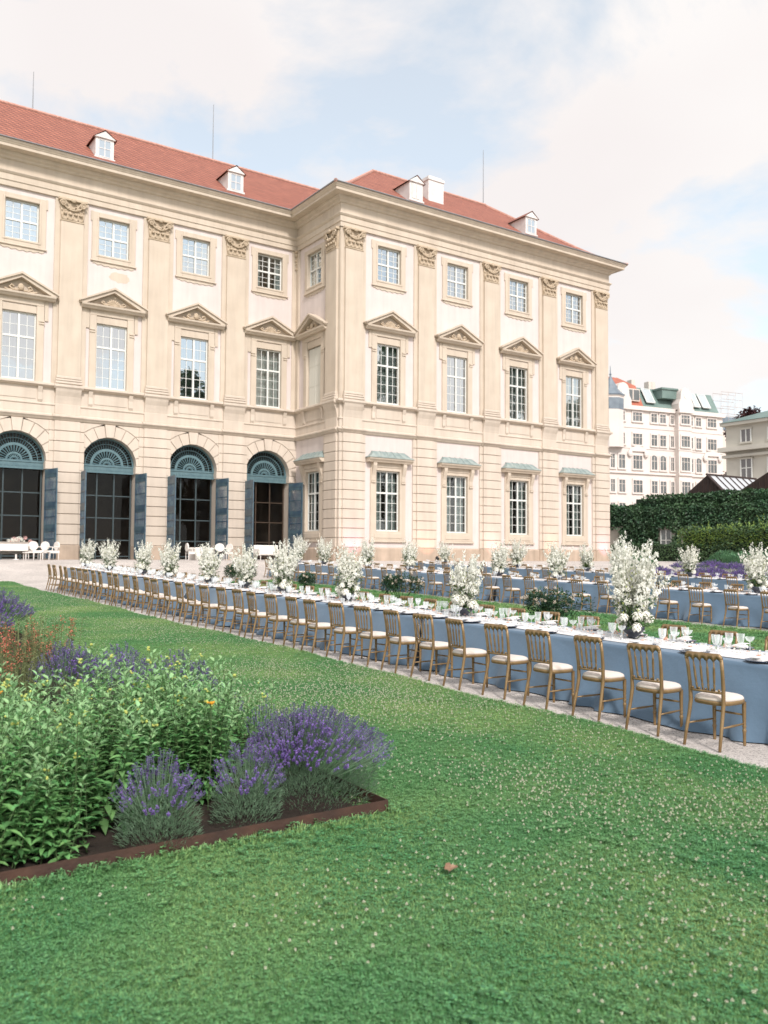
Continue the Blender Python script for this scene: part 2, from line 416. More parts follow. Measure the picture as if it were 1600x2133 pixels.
def weed(seed):
    r = random.Random(seed); b = MB()
    for k in range(7):
        a = r.uniform(0, 2*PI); q = r.uniform(0, .06); h = r.uniform(.05, .085); c = V((q*math.cos(a), q*math.sin(a), h)); R = r.uniform(.012, .018)
        b.tube([(c.x*.6, c.y*.6, 0), c], .0012, 3, 0)
        for j in range(3):
            aa = a + j*2*PI/3; d = V((math.cos(aa), math.sin(aa), r.uniform(-.1,.3))); s2 = V((-d.y, d.x, 0))*R*.62
            b.add([c, c+d*R*.7+s2, c+d*R*1.3+s2*.75, c+d*R*1.3-s2*.75, c+d*R*.7-s2], [(0,1,2,3,4)], 1)
    return b
hid3 = bpy.data.collections.new('clover_sources')
hid3.objects.link(bpy.data.objects.new('clover_tuft', weed(3).mesh('clover_tuft', [m_grass, m_clover])))
for i in range(2):
    b = MB(); r = random.Random(i)
    b.tube([(0,0,0),(.003,0,.02),(.004,.002,.034)], .0007, 3, 1)
    for k in range(20):
        a = r.uniform(0,2*PI); e = r.uniform(-.5, 1.5)
        d = V((math.cos(a)*math.cos(e), math.sin(a)*math.cos(e), math.sin(e)))
        b.leaf(V((.004,.002,.036)), d, V((0,0,1)), r.uniform(.009,.012), .008, 0)
    o = bpy.data.objects.new('clover_head', b.mesh('clover_head', [m_blos, m_grass])); hid2.objects.link(o)

def scatter(name, src, coll, label, smin, smax, seed, kind='stuff'):
    """src: mesh object with a 'dens' point attribute"""
    ng = bpy.data.node_groups.new(name, 'GeometryNodeTree')
    ng.interface.new_socket('Geometry', in_out='INPUT', socket_type='NodeSocketGeometry')
    ng.interface.new_socket('Geometry', in_out='OUTPUT', socket_type='NodeSocketGeometry')
    N = ng.nodes.new; K = ng.links.new
    gi, go = N('NodeGroupInput'), N('NodeGroupOutput')
    dp = N('GeometryNodeDistributePointsOnFaces'); dp.distribute_method = 'RANDOM'; dp.inputs['Seed'].default_value = seed
    at = N('GeometryNodeInputNamedAttribute'); at.data_type = 'FLOAT'; at.inputs['Name'].default_value = 'dens'
    K(gi.outputs[0], dp.inputs['Mesh']); K(at.outputs[0], dp.inputs['Density'])
    ci = N('GeometryNodeCollectionInfo'); ci.inputs['Collection'].default_value = coll; ci.inputs['Separate Children'].default_value = True; ci.inputs['Reset Children'].default_value = True
    ip = N('GeometryNodeInstanceOnPoints'); ip.inputs['Pick Instance'].default_value = True
    rv = N('FunctionNodeRandomValue'); rv.data_type = 'FLOAT_VECTOR'; rv.inputs[0].default_value = (-.15,-.15,0); rv.inputs[1].default_value = (.15,.15,6.28)
    rs = N('FunctionNodeRandomValue'); rs.data_type = 'FLOAT'; rs.inputs[2].default_value = smin; rs.inputs[3].default_value = smax
    K(dp.outputs['Points'], ip.inputs['Points']); K(ci.outputs[0], ip.inputs['Instance']); K(rv.outputs[0], ip.inputs['Rotation']); K(rs.outputs[1], ip.inputs['Scale'])
    K(ip.outputs[0], go.inputs[0])
    md = src.modifiers.new('scatter', 'NODES'); md.node_group = ng
    tag(src, label, None, None, kind)
    return src
def densmesh(name, xs, ys, dz, fn, wob=None):
    b = sheet(xs, ys, dz, wob); me = b.mesh(name, [m_grass])
    a = me.attributes.new('dens', 'FLOAT', 'POINT')
    a.data.foreach_set('value', [fn(*v) for v in b.v])
    return link(name, me)
BEDX, BEDY0, BEDY1 = 3.6, 5.2, 19.5
def dn(x, y, z):
    d = math.hypot(x, y)
    if x < BEDX-.05 and BEDY0+.03 < y < BEDY1: return 0
    if x/max(y,.1) < -.05 or y < 1.2: return 0
    k = 1.0 if d < 6 else (6/d)**1.55
    return 2500*k
gxs = fr(-.6, 7.05, .15) + [7.4]
gys = fr(1.2, 12, .15) + fr(12.4, 37.5, .4)
wob3 = lambda x, y, i, j: (EDGE(y)+.02 if x > 7.2 else x, y)
scatter('grass', densmesh('grass', gxs, gys, .01, dn, wob3), hid, 'short green grass and clover leaves of the lawn', .38, .82, 3)
def dnb(x, y, z):
    if dn(x, y, z) == 0: return 0
    n = noise.noise((x*.9, y*.9, 2)); n2 = noise.noise((x*.25, y*.25, 7))
    d = math.hypot(x, y)
    f = max(0, .45 + n*.9 + n2*.9)
    return 300*f*(1 if d > 6 else .55 + .45*ss(3.4, 6.5, d)) * (1 if d < 12 else 12/d)
scatter('clover_blossoms', densmesh('clover_blossoms', gxs, gys, .017, dnb, wob3), hid2, 'small white clover blossoms scattered over the lawn', .6, 1.1, 5)
scatter('grass', densmesh('grass', fr(-.6, 3.75, .15), [5.06,5.12,5.19], .01, lambda x,y,z: 330, None), hid, 'longer grass fringe against the rusty bed edging', .8, 1.7, 12)
scatter('clover_patches', densmesh('clover_patches', gxs, gys, .008, lambda x,y,z: 0 if dn(x,y,z) == 0 else max(0, noise.noise((x*1.1, y*1.1, 4))+.15)*70*(1 if math.hypot(x,y) < 7 else .3), wob3), hid3, 'tufts of larger clover leaves dotted through the lawn', .45, .85, 15)
def dn2(x, y, z): return 130 if x/max(y,.1) < 1.75 else 0
scatter('grass', densmesh('grass', fr(9.75, 18.45, .4), fr(5, 36, .5), .01, dn2, wob2), hid, 'bright green longer grass on the strip behind the front table', 1.3, 2.2, 8)
scatter('grass', densmesh('grass', fr(22.6, 26.2, .6), fr(12, 36, .6), .01, lambda x,y,z: 25, None), hid, 'grass of the narrow strip before the back table', 2, 3, 9)
# ------------------------------------------------------------------ PALACE
B0 = V((27.4, 45.0, 1.56))
pal = empty('palace', B0, 'cream and tan baroque palace with red tiled roof and rows of tall windows', 'palace')
def pb(b, name, mats, smooth=False, parent=None):
    """world-coordinate mesh as a part of the palace"""
    o = b.build(name, mats, parent or pal, smooth); 
    o.location = -B0 if (parent is None) else (0,0,0)
    return o
YF, YM, XR, XE, XW = 45.0, 50.6, 27.4, 51.4, -3.0      # pavilion front, main front, return wall, right end, left end
PAVC = [30.97 + 5.607*i for i in range(4)]
MAINC = [9.99 + 5.112*i for i in range(-2, 4)]
MAINC[-1] = 25.33
PAVP = [28.24, 33.86, 39.5, 45.1, 50.62]
MAINP = [2.45, 7.55, 12.67, 17.8, 22.87]
LW, MW, UW = (3.42, 7.22), (11.52, 15.29), (19.32, 21.53)
HW = .9

def wall_plane(b, s0, s1, z0, z1, ops, fn, depth=.22):
    """grid of faces with openings; fn(s, z, d) -> world point (d = depth into the wall)"""
    ops = [(o[0]-.006, o[1]+.006, o[2]-.006, o[3]+.006) for o in ops]
    xs = sorted({s0, s1, *[o[0] for o in ops], *[o[1] for o in ops]})
    zs = sorted({z0, z1, *[o[2] for o in ops], *[o[3] for o in ops]})
    for i in range(len(xs)-1):
        for j in range(len(zs)-1):
            cx, cz = (xs[i]+xs[i+1])/2, (zs[j]+zs[j+1])/2
            if any(o[0] < cx < o[1] and o[2] < cz < o[3] for o in ops): continue
            b.add([fn(xs[i],zs[j],0), fn(xs[i+1],zs[j],0), fn(xs[i+1],zs[j+1],0), fn(xs[i],zs[j+1],0)], [(0,1,2,3)], 0)
    for a, c, d, e in ops:
        q = [(a,d),(c,d),(c,e),(a,e)]
        for k in range(4):
            p1, p2 = q[k], q[(k+1) % 4]
            b.add([fn(*p1,0), fn(*p2,0), fn(*p2,depth), fn(*p1,depth)], [(0,1,2,3)], 1)
ff = lambda s, z, d: (s, YF+d, z)
fm = lambda s, z, d: (s, YM+d, z)
frr = lambda s, z, d: (XR+d, s, z)
RWC = 48.2
b = MB()
ops = [(c-HW, c+HW, *zz) for c in PAVC for zz in (LW, MW, UW)]
wall_plane(b, XR, XE, 1.2, 24.0, ops, ff)
ops = [(c-HW, c+HW, *zz) for c in MAINC for zz in (MW, UW)]
wall_plane(b, XW, XR, 9.3, 24.0, ops, fm)
wall_plane(b, YF, YM, 1.2, 24.0, [(RWC-HW, RWC+HW, *zz) for zz in (LW, MW, UW)], frr)
b.add([(XE,YF,1.2),(XE,62,1.2),(XE,62,24),(XE,YF,24)], [(0,1,2,3)], 0)
b.add([(XW,YM,1.2),(XW,62,1.2),(XW,62,24),(XW,YM,24)], [(0,1,2,3)], 0)
b.add([(XW,62,1.2),(XE,62,1.2),(XE,62,24),(XW,62,24)], [(0,1,2,3)], 0)
pb(b, 'wall', [m_white, m_tan])
# patch of repaired plaster
b = MB(); r = random.Random(4)
b.prism([(15.5+ (.62+r.uniform(-.1,.06))*math.cos(a)*1.0, 18.2+(.3+r.uniform(-.05,.05))*math.sin(a)) for a in [2*PI*k/22 for k in range(22)]], 'y', YM-.006, YM+.01)
pb(b, 'plaster_patch', m_tan)

# sweeps round the building: corners follow the walls
def sweep(prof, m, b=None, main=True):
    b = b or MB()
    def ring(o):
        pts = [(XR-o, YM-o), (XR-o, YF-o), (XE+o, YF-o), (XE+o, 62)]
        return ([(XW, YM-o)] if main else []) + pts
    rows = [[(x, y, z) for x, y in ring(o)] for o, z in prof]
    n = len(rows[0])
    for i in range(len(rows)-1):
        for j in range(n-1):
            b.add([rows[i][j], rows[i][j+1], rows[i+1][j+1], rows[i+1][j]], [(0,1,2,3)], m)
    return b
b = sweep([(0,22.18),(.14,22.18),(.14,22.46),(.19,22.49),(.19,22.82),(.24,22.86),(.31,22.95),(.31,23.0),(.15,23.03),(.15,23.62),(.24,23.66),(.3,23.76),(.44,23.84),(.5,23.95),(.5,24.0),(.98,24.02),(.98,24.18),(1.02,24.2),(1.04,24.24),(1.1,24.3),(1.13,24.37),(1.13,24.4),(.6,24.42)], 0)
pb(b, 'cornice', m_tan)
b = sweep([(0,9.40),(.1,9.44),(.16,9.52),(.24,9.6),(.24,9.68),(.1,9.74),(.06,9.76)], 0)
sweep([(.06,9.76),(.06,10.22),(.11,10.25),(.11,10.32),(.045,10.35),(.045,11.2),(.16,11.24),(.24,11.29),(.31,11.32),(.31,11.42),(.25,11.46),(0,11.48)], 0, b)
pb(b, 'string_course', m_tan2)
b = sweep([(.14,1.2),(.14,2.3),(.1,2.37),(0,2.39)], 0, main=False)
pb(b, 'plinth', m_plinth)
# apron panels and brackets below the middle windows
def apron(cx, fn):
    b = MB()
    for s in (-1, 1):
        x = s*1.17
        b.prism([(-.045,10.36),(-.12,10.5),(-.11,10.9),(-.2,11.2),(-.2,11.24),(0,11.24),(0,10.36)], 'x', x-.12, x+.12)
    b.box(-.95,.95,-.075,-.03,10.52,11.08)
    return b
ap = apron(0, None).mesh('apron', [m_tan2])
# pilasters
def pil_mesh(backs=(-.93, .93), hw=.64):
    b = MB()
    bl, br = backs
    b.cham(bl, br, -.08, .02, 11.48, 22.16, .01, 0)                     # back layer
    b.cham(-hw, hw, -.22, .02, 11.95, 20.88, .015, 0)
    for z0, z1, e in ((11.48,11.62,.11),(11.64,11.76,.09),(11.78,11.95,.05)): b.cham(-hw-e, hw+e, -.22-e*1.2, .02, z0, z1, .03, 1)
    b.prism([(0,10.34),(-.12,10.34),(-.15,10.55),(-.2,10.8),(-.3,11.05),(-.34,11.2),(0,11.2)], 'x', -hw-.06, hw+.06, 1)
    b.prism([(0,11.2),(-.34,11.2),(-.42,11.3),(-.42,11.44),(0,11.477)], 'x', -hw-.16, hw+.16, 1)
    b.cham(-hw-.06, hw+.06, -.15, .02, 9.76, 10.34, .01, 1)
    b.prism([(0,9.4),(-.16,9.42),(-.24,9.52),(-.34,9.6),(-.34,9.69),(-.15,9.76),(0,9.76)], 'x', -hw-.2, hw+.2, 1)
    # rusticated lower half
    b.box(bl-.02, br+.02, -.05, .02, 2.3, 9.4, 1)
    b.box(-hw-.04, hw+.04, -.12, .02, 2.3, 9.4, 1)
    n = 12; h = (9.41-2.38)/n
    for k in range(n):
        z0 = 2.38 + k*h
        b.cham(bl-.05, br+.05, -.1, .0, z0+.018, z0+h-.018, .015, 1)
        b.cham(-hw-.07, hw+.07, -.2, -.01, z0+.018, z0+h-.018, .018, 1)
    b.cham(-hw-.14, hw+.14, -.3, .0, 1.2, 2.38, .05, 2)
    b.box(bl-.1, br+.1, -.2, .0, 1.2, 2.36, 2)
    return b
def cap_mesh(hw=.64):
    b = MB(); r = random.Random(5)
    b.cham(-hw-.02, hw+.02, -.26, 0, 20.84, 20.93, .02)
    b.prism([(-hw+.03,20.93),(hw-.03,20.93),(hw+.05,21.75),(hw+.1,22.02),(-hw-.1,22.02),(-hw-.05,21.75)], 'y', -.2, 0)
    b.cham(-hw-.16, hw+.16, -.36, 0, 22.02, 22.17, .03)
    for s in (-1, 1):
        b2 = MB()
        c = (s*(hw-.08), -.34, 21.83)
        pts = []
        for k in range(15):
            a = k*.72; q = .19*(1-k/17)
            pts.append((c[0]+s*q*math.cos(a), c[1]+.0, c[2]+q*math.sin(a)))
        b.tube(pts, .05, 5)
        b.blob(c, (.07,.06,.07), 6, 4)
        b.tube([(s*.15,-.3,21.5),(s*.28,-.34,21.75),(s*.45,-.36,21.98),(s*.6,-.36,22.0)], .045, 5)
    def acan(x, z, h, wd):
        b.prism([(x-wd*.5,z),(x+wd*.5,z),(x+wd*.62,z+h*.6),(x+wd*.3,z+h),(x-wd*.3,z+h),(x-wd*.62,z+h*.6)], 'y', -.26, -.19)
        b.blob((x,-.33,z+h*.95), (wd*.42,.09,.08), 6, 4)
        for s in (-1,1):
            for q in (.3,.6): b.blob((x+s*wd*.5,-.25,z+h*q), (.05,.06,.07), 5, 4)
    for i in range(4): acan(-hw+.2+i*(2*hw-.4)/3, 20.95, .34, .26)
    for i in range(3): acan(-hw+.36+i*(2*hw-.72)/2, 21.22, .38, .26)
    b.blob((0,-.38,22.05), (.15,.08,.13), 8, 5)
    for k in range(14): b.blob((r.uniform(-hw,hw), -.24, r.uniform(21.05,21.95)), r.uniform(.03,.06), 5, 4)
    # garland swag
    b.tube([(-.5,-.3,21.75),(-.3,-.33,21.55),(0,-.34,21.48),(.3,-.33,21.55),(.5,-.3,21.75)], .05, 5)
    return b
pm = pil_mesh().mesh('pilaster', [m_tan, m_tan2, m_plinth]); cm = cap_mesh().mesh('capital', [m_orn])
pmc = pil_mesh((-.885,.93)).mesh('pilaster', [m_tan, m_tan2, m_plinth])
pmr = pil_mesh((-.93,.885)).mesh('pilaster', [m_tan, m_tan2, m_plinth])
def put_pil(me, x, y, rz=0):
    p = link('pilaster', me, pal, V((x, y, 0))-B0, rz)
    link('capital', cm, p)
for i, x in enumerate(PAVP): put_pil(pmc if i == 0 else (pmr if i == 4 else pm), x, YF)
for x in MAINP: put_pil(pm, x, YM)
put_pil(pmr, XR, YF+.84, -PI/2)     # return side of the corner
# slim quarter pilaster in the inner corner
b = MB(); b.box(XR-.42, XR+.01, YM-.06, YM, 11.48, 22.16); b.box(XR-.14, XR, YM-.4, YM-.06, 11.48, 22.16)
pb(b, 'pilaster', m_tan)
b = MB()
for k in range(7): b.blob((XR-.12+RND.uniform(-.06,.06), YM-.14+RND.uniform(-.06,.06), 20.95+k*.18), (.13,.13,.12), 6, 4)
b.box(XR-.3, XR, YM-.3, YM, 22.02, 22.16)
pb(b, 'capital', m_orn)

# windows (local frame: wall plane y=0, outside is -y)
def frame_ring(b, hx, z0, z1, ix, iz0, iz1, y0, y1, m=None):
    b.cham(-hx, -ix, y0, y1, z0, z1, .02, m); b.cham(ix, hx, y0, y1, z0, z1, .02, m)
    b.cham(-ix, ix, y0, y1, iz1, z1, .02, m); b.cham(-ix, ix, y0, y1, z0, iz0, .02, m)
def sash_mesh(z0, z1, trans, rows_up, rows_lo, cols=4):
    b = MB(); hw = HW
    y0, y1 = .12, .2
    b.box(-hw, -hw+.08, y0, y1, z0, z1); b.box(hw-.08, hw, y0, y1, z0, z1)
    b.box(-hw+.08, hw-.08, y0, y1, z1-.08, z1); b.box(-hw+.08, hw-.08, y0, y1, z0, z0+.09)
    b.box(-.055, .055, y0-.02, y1-.01, z0+.09, z1-.08)
    zt = z0 + (z1-z0)*trans
    b.box(-hw+.08, -.055, y0-.015, y1-.012, zt-.055, zt+.055); b.box(.055, hw-.08, y0-.015, y1-.012, zt-.055, zt+.055)
    for s in (-1, 1):
        xa = s*(hw+.0)/2
        b.box(xa-.016, xa+.016, .15, .185, z0+.09, zt-.055); b.box(xa-.016, xa+.016, .15, .185, zt+.055, z1-.08)
        for n, a, c in ((rows_lo, z0+.09, zt-.055), (rows_up, zt+.055, z1-.08)):
            for k in range(1, n):
                z = a + (c-a)*k/n
                x0, x1 = (-hw+.08, -.055) if s < 0 else (.055, hw-.08)
                b.box(x0, x1, .152, .183, z-.014, z+.014)
    return b
def pane_mesh(z0, z1, gm):
    b = MB(); b.add([(-HW+.05,.168,z0+.05),(HW-.05,.168,z0+.05),(HW-.05,.168,z1-.05),(-HW+.05,.168,z1-.05)], [(0,1,2,3)])
    return b.mesh('pane', [gm])
def curtain_mesh(z0, z1, cover=.42, seed=1, cm_=None):
    r = random.Random(seed); b = MB()
    for s in (-1, 1):
        n = 26; xs = [s*(HW-.02-k/n*HW*2*cover) for k in range(n+1)]
        ys = [.42 + .035*math.sin(k*1.35+seed) for k in range(n+1)]
        for k in range(n):
            b.add([(xs[k],ys[k],z0),(xs[k+1],ys[k+1],z0),(xs[k+1],ys[k+1],z1),(xs[k],ys[k],z1)], [(0,1,2,3)], 0)
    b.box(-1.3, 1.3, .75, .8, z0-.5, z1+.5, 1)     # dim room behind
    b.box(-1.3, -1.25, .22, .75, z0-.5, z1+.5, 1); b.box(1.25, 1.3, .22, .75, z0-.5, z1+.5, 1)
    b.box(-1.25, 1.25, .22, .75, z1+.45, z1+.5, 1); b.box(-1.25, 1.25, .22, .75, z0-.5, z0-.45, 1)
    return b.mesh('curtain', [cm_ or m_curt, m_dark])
# surrounds
def sur_lower():
    b = MB()
    frame_ring(b, 1.34, 2.86, 7.42, HW, LW[0], LW[1], -.09, .06, 0)
    b.cham(-1.06, 1.06, -.12, -.05, 2.98, 3.3, .02, 0)
    b.cham(-1.4, 1.4, -.14, .0, 2.72, 2.86, .02, 0)
    b.cham(-1.3, 1.3, -.13, 0, 7.42, 7.72, .02, 0)
    for s in (-1, 1):
        b.prism([(0,6.55),(-.12,6.58),(-.14,6.9),(-.26,7.25),(-.34,7.5),(-.34,7.72),(0,7.72)], 'x', s*1.15-.13, s*1.15+.13, 0)
        b.box(s*1.15-.16, s*1.15+.16, -.17, 0, 6.45, 6.55, 0)
    b.prism([(0,7.72),(-.38,7.72),(-.42,7.8),(-.52,7.88),(-.55,7.98),(0,8.0)], 'x', -1.68, 1.68, 0)
    return b
def hood():
    b = MB(); prof = [(1.72,-.58,8.0),(1.5,-.42,8.12),(1.32,-.26,8.3),(1.26,-.1,8.43),(1.26,0,8.45)]
    for i in range(len(prof)-1):
        (xa,ya,za),(xb,yb,zb) = prof[i], prof[i+1]
        b.add([(-xa,ya,za),(xa,ya,za),(xb,yb,zb),(-xb,yb,zb)], [(0,1,2,3)])
        for s in (-1, 1): b.add([(s*xa,ya,za),(s*xa,0,za),(s*xb,0,zb),(s*xb,yb,zb)], [(0,1,2,3)])
    for x in (-.85,-.28,.28,.85): b.tube([(x*p[0]/1.6,p[1]-.01,p[2]+.01) for p in prof], .016, 4)
    b.box(-1.72, 1.72, -.585, 0, 7.985, 8.005)
    return b
def sur_mid(seed):
    b = MB(); r = random.Random(seed)
    b.cham(-1.3, -HW, -.09, .06, 11.48, 15.74, .02, 0); b.cham(HW, 1.3, -.09, .06, 11.48, 15.74, .02, 0)
    b.cham(-HW, HW, -.03, .06, MW[1], 15.7, .02, 0)
    b.cham(-1.3, 1.3, -.09, .06, 15.74, 16.08, .02, 0)
    for s in (-1, 1):
        for z in (14.72, 14.86): b.box(s*1.16-.15, s*1.16+.15, -.14, -.05, z, z+.08, 0)
        b.box(s*1.42-.1, s*1.42+.1, -.07, .02, 14.95, 16.05, 0)
    b.box(-.03, .03, -.1, 0, 15.74, 16.06, 0)
    return b
def pediment(seed):
    b = MB(); r = random.Random(seed)
    b.prism([(0,16.06),(-.3,16.06),(-.36,16.14),(-.46,16.2),(-.48,16.3),(0,16.32)], 'x', -1.84, 1.84, 0)
    b.prism([(-1.6,16.3),(1.6,16.3),(0,17.12)], 'y', -.05, 0, 0)
    for s in (-1, 1):
        pts = [(s*1.95,16.3),(s*1.95,16.4),(0,17.32),(0,17.13),(s*1.62,16.3)]
        if s < 0: pts = pts[::-1]
        b.prism(pts, 'y', -.42, 0, 0)
        pts = [(s*1.99,16.36),(s*1.99,16.44),(0,17.42),(0,17.3)]
        if s < 0: pts = pts[::-1]
        b.prism(pts, 'y', -.52, 0, 0)
    return b
def ornament(seed):
    b = MB(); r = random.Random(seed)
    kind = seed % 2
    if kind:
        for k in range(9):
            a = PI*(k+.5)/9
            b.tube([(0,-.2,16.38),(math.cos(a)*.3,-.24,16.38+math.sin(a)*.28),(math.cos(a)*.42,-.2,16.38+math.sin(a)*.4)], [.03,.06,.03], 5)
        for s in (-1,1):
            b.tube([(s*.3,-.2,16.4),(s*.55,-.23,16.42),(s*.72,-.21,16.52),(s*.6,-.22,16.6),(s*.5,-.2,16.52)], .05, 5)
    else:
        b.blob((0,-.22,16.62), (.17,.1,.2), 8, 5)
        for s in (-1,1):
            b.tube([(s*.15,-.2,16.45),(s*.4,-.24,16.42),(s*.6,-.22,16.55),(s*.5,-.24,16.68),(s*.36,-.22,16.6)], .06, 5)
            b.tube([(s*.4,-.2,16.4),(s*.65,-.22,16.38),(s*.85,-.2,16.45)], .05, 5)
    for k in range(12): b.blob((r.gauss(0,.28), -.19, 16.4+abs(r.gauss(0,.14))), r.uniform(.035,.075), 5, 4)
    return b
def sur_upper():
    b = MB()
    frame_ring(b, 1.28, 18.98, 21.84, HW, UW[0], UW[1], -.08, .06, 0)
    frame_ring(b, 1.02, 19.2, 21.65, HW, UW[0], UW[1], -.11, -.06, 0)
    b.cham(-1.34, 1.34, -.12, 0, 18.92, 19.0, .02, 0)
    pts = [(-1.2,18.92)] + [(-1.2+2.4*k/24, 18.8-.07*math.sin(PI*k/24) + .035*math.sin(k*1.6)) for k in range(25)] + [(1.2,18.92)]
    b.prism(pts, 'y', -.04, 0, 0)
    for s in (-1,1): b.box(s*1.3-.06, s*1.3+.06, -.06, 0, 21.3, 21.86, 0)
    return b
S_low = sash_mesh(*LW, .635, 2, 4).mesh('window', [m_wfr]); S_mid = sash_mesh(*MW, .64, 2, 4).mesh('window', [m_wfr]); S_up = sash_mesh(*UW, .5, 3, 3).mesh('window', [m_wfr])
SU_low = sur_lower().mesh('surround', [m_tan]); HO = hood().mesh('hood', [m_copper]); SU_mid = sur_mid(1).mesh('surround', [m_tan]); SU_up = sur_upper().mesh('surround', [m_tan])
PE = pediment(1).mesh('pediment', [m_tan]); OR = [ornament(i).mesh('ornament', [m_orn]) for i in range(4)]
P_low = pane_mesh(*LW, m_g_lo); P_midh = pane_mesh(*MW, m_g_hi); P_midm = pane_mesh(*MW, m_g_tree); P_mids = pane_mesh(*MW, glass('pane_soft', .25)); P_uph = pane_mesh(*UW, m_g_hi); P_upm = pane_mesh(*UW, m_g_mid); P_upl = pane_mesh(*UW, glass('pane_softer', .2))
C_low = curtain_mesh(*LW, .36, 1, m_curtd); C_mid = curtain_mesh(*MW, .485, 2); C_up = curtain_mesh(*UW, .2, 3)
def blind():
    b = MB(); b.box(-HW+.05, HW-.05, .1, .21, MW[0]+.05, MW[1]-.05, 0)
    for x in (0,): b.box(x-.02, x+.02, .085, .1, MW[0], MW[1], 0)
    for z in (12.8, 14.1): b.box(-HW, HW, .088, .1, z-.02, z+.02, 0)
    return b.mesh('window', [M('closed_shutter', (.62,.60,.53), .7)])
BL = blind()
def put_win(kind, x, y, rz=0, pane=None, k=0):
    lo = V((x, y, 0)) - B0
    if kind == 'low':
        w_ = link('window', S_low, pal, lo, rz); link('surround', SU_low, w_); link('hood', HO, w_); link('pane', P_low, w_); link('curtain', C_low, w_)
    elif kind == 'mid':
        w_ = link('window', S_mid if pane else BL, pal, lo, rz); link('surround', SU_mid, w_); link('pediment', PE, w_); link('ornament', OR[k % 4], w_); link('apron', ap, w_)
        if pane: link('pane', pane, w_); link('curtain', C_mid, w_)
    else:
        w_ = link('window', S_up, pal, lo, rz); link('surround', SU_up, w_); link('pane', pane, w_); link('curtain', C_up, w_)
for i, x in enumerate(PAVC):
    put_win('low', x, YF); put_win('mid', x, YF, 0, [P_midm, P_midh, P_midm, P_midm][i], i+1); put_win('up', x, YF, 0, P_uph)
for i, x in enumerate(MAINC):
    put_win('mid', x, YM, 0, P_mids if i == 5 else P_midh, i); put_win('up', x, YM, 0, P_upl if i == 5 else P_upm)
put_win('low', XR, RWC, -PI/2); put_win('mid', XR, RWC, -PI/2, None, 2); put_win('up', XR, RWC, -PI/2, P_upm)

# arcaded ground floor of the main wing
RA, ZS, ZT = 1.6, 7.07, 9.42
b = MB(); b2 = MB()
edges = [XW] + [(MAINC[i]+MAINC[i+1])/2 for i in range(5)] + [XR]
course = [2.38 + k*(9.41-2.38)/12 for k in range(13)]
def arc_x(z, R): return math.sqrt(max(0, R*R - (z-ZS)**2)) if z > ZS else R
for i, c in enumerate(MAINC):
    xl, xr = edges[i], edges[i+1]
    RV = 2.28
    for s in (-1, 1):
        xo = xl if s < 0 else xr
        # backing
        zs_ = [1.2, ZS] + [ZS + RA*math.sin(PI/2*k/10) for k in range(1, 11)] + [9.4]
        for k in range(len(zs_)-1):
            z0, z1 = zs_[k], zs_[k+1]
            if z0 >= ZS+RA-1e-6: i0 = i1 = 0
            else: i0, i1 = arc_x(z0, RA), arc_x(z1, RA)
            b.add([(xo,YM,z0),(c+s*i0,YM,z0),(c+s*i1,YM,z1),(xo,YM,z1)], [(0,1,2,3)], 0)
        for k in range(12):
            z0, z1 = course[k]+.018, course[k+1]-.018
            if z0 > ZS + RV + .02:
                poly = [(xo, z0), (c+s*.36, z0), (c+s*.40, z1), (xo, z1)]
            elif z0 > ZS - .1:
                m_ = [z0 + (z1-z0)*q/4 for q in range(5)]
                poly = [(xo, z0)] + [(c+s*max(arc_x(q, RV+.03), .38), q) for q in m_] + [(xo, z1)]
            else:
                poly = [(xo, z0), (c+s*RA, z0), (c+s*RA, z1), (xo, z1)]
            if s < 0: poly = poly[::-1]
            b.prism(poly, 'y', YM-.055, YM+.01, 0)
        # jamb and imposts
        b.add([(c+s*RA,YM+.011,1.2),(c+s*RA,YM+.75,1.2),(c+s*RA,YM+.75,ZS),(c+s*RA,YM+.011,ZS)], [(0,1,2,3)], 0)
        x0, x1 = sorted((c+s*(RA-.06), c+s*(RA+.36))); b.cham(x0, x1, YM-.128, YM+.6, 6.62, 7.05, .03, 0)
        x0, x1 = sorted((c+s*(RA-.05), xo)); b.cham(x0, x1, YM-.13, YM+.5, 1.2, 2.36, .05, 1)
    # voussoirs and soffit
    nv = 11
    for k in range(nv):
        a0, a1 = PI*k/nv + .012, PI*(k+1)/nv - .012
        key = k == nv//2
        R1 = 2.34 if key else RV
        pts = [(c+RA*math.cos(a0), ZS+RA*math.sin(a0))] + ([(c+R1*math.cos(a0), ZS+R1*math.sin(a0)), (c+R1*math.cos(a1), ZS+R1*math.sin(a1))]) + [(c+RA*math.cos(a1), ZS+RA*math.sin(a1))]
        b.prism(pts, 'y', YM-(.13 if key else .06), YM+.01, 0)
    for k in range(20):
        a0, a1 = PI*k/20, PI*(k+1)/20
        b.add([(c+RA*math.cos(a0),YM+.011,ZS+RA*math.sin(a0)),(c+RA*math.cos(a1),YM+.011,ZS+RA*math.sin(a1)),(c+RA*math.cos(a1),YM+.75,ZS+RA*math.sin(a1)),(c+RA*math.cos(a0),YM+.75,ZS+RA*math.sin(a0))], [(0,1,2,3)], 0)
pb(b, 'arcade_wall', [m_tan2, m_plinth])
# dim hall behind the doors
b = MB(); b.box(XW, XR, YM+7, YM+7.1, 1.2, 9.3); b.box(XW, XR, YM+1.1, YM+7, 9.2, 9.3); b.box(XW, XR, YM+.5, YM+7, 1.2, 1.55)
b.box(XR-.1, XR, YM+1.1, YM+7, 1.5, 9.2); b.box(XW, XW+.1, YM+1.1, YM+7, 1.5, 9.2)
pb(b, 'hall_interior', m_room)
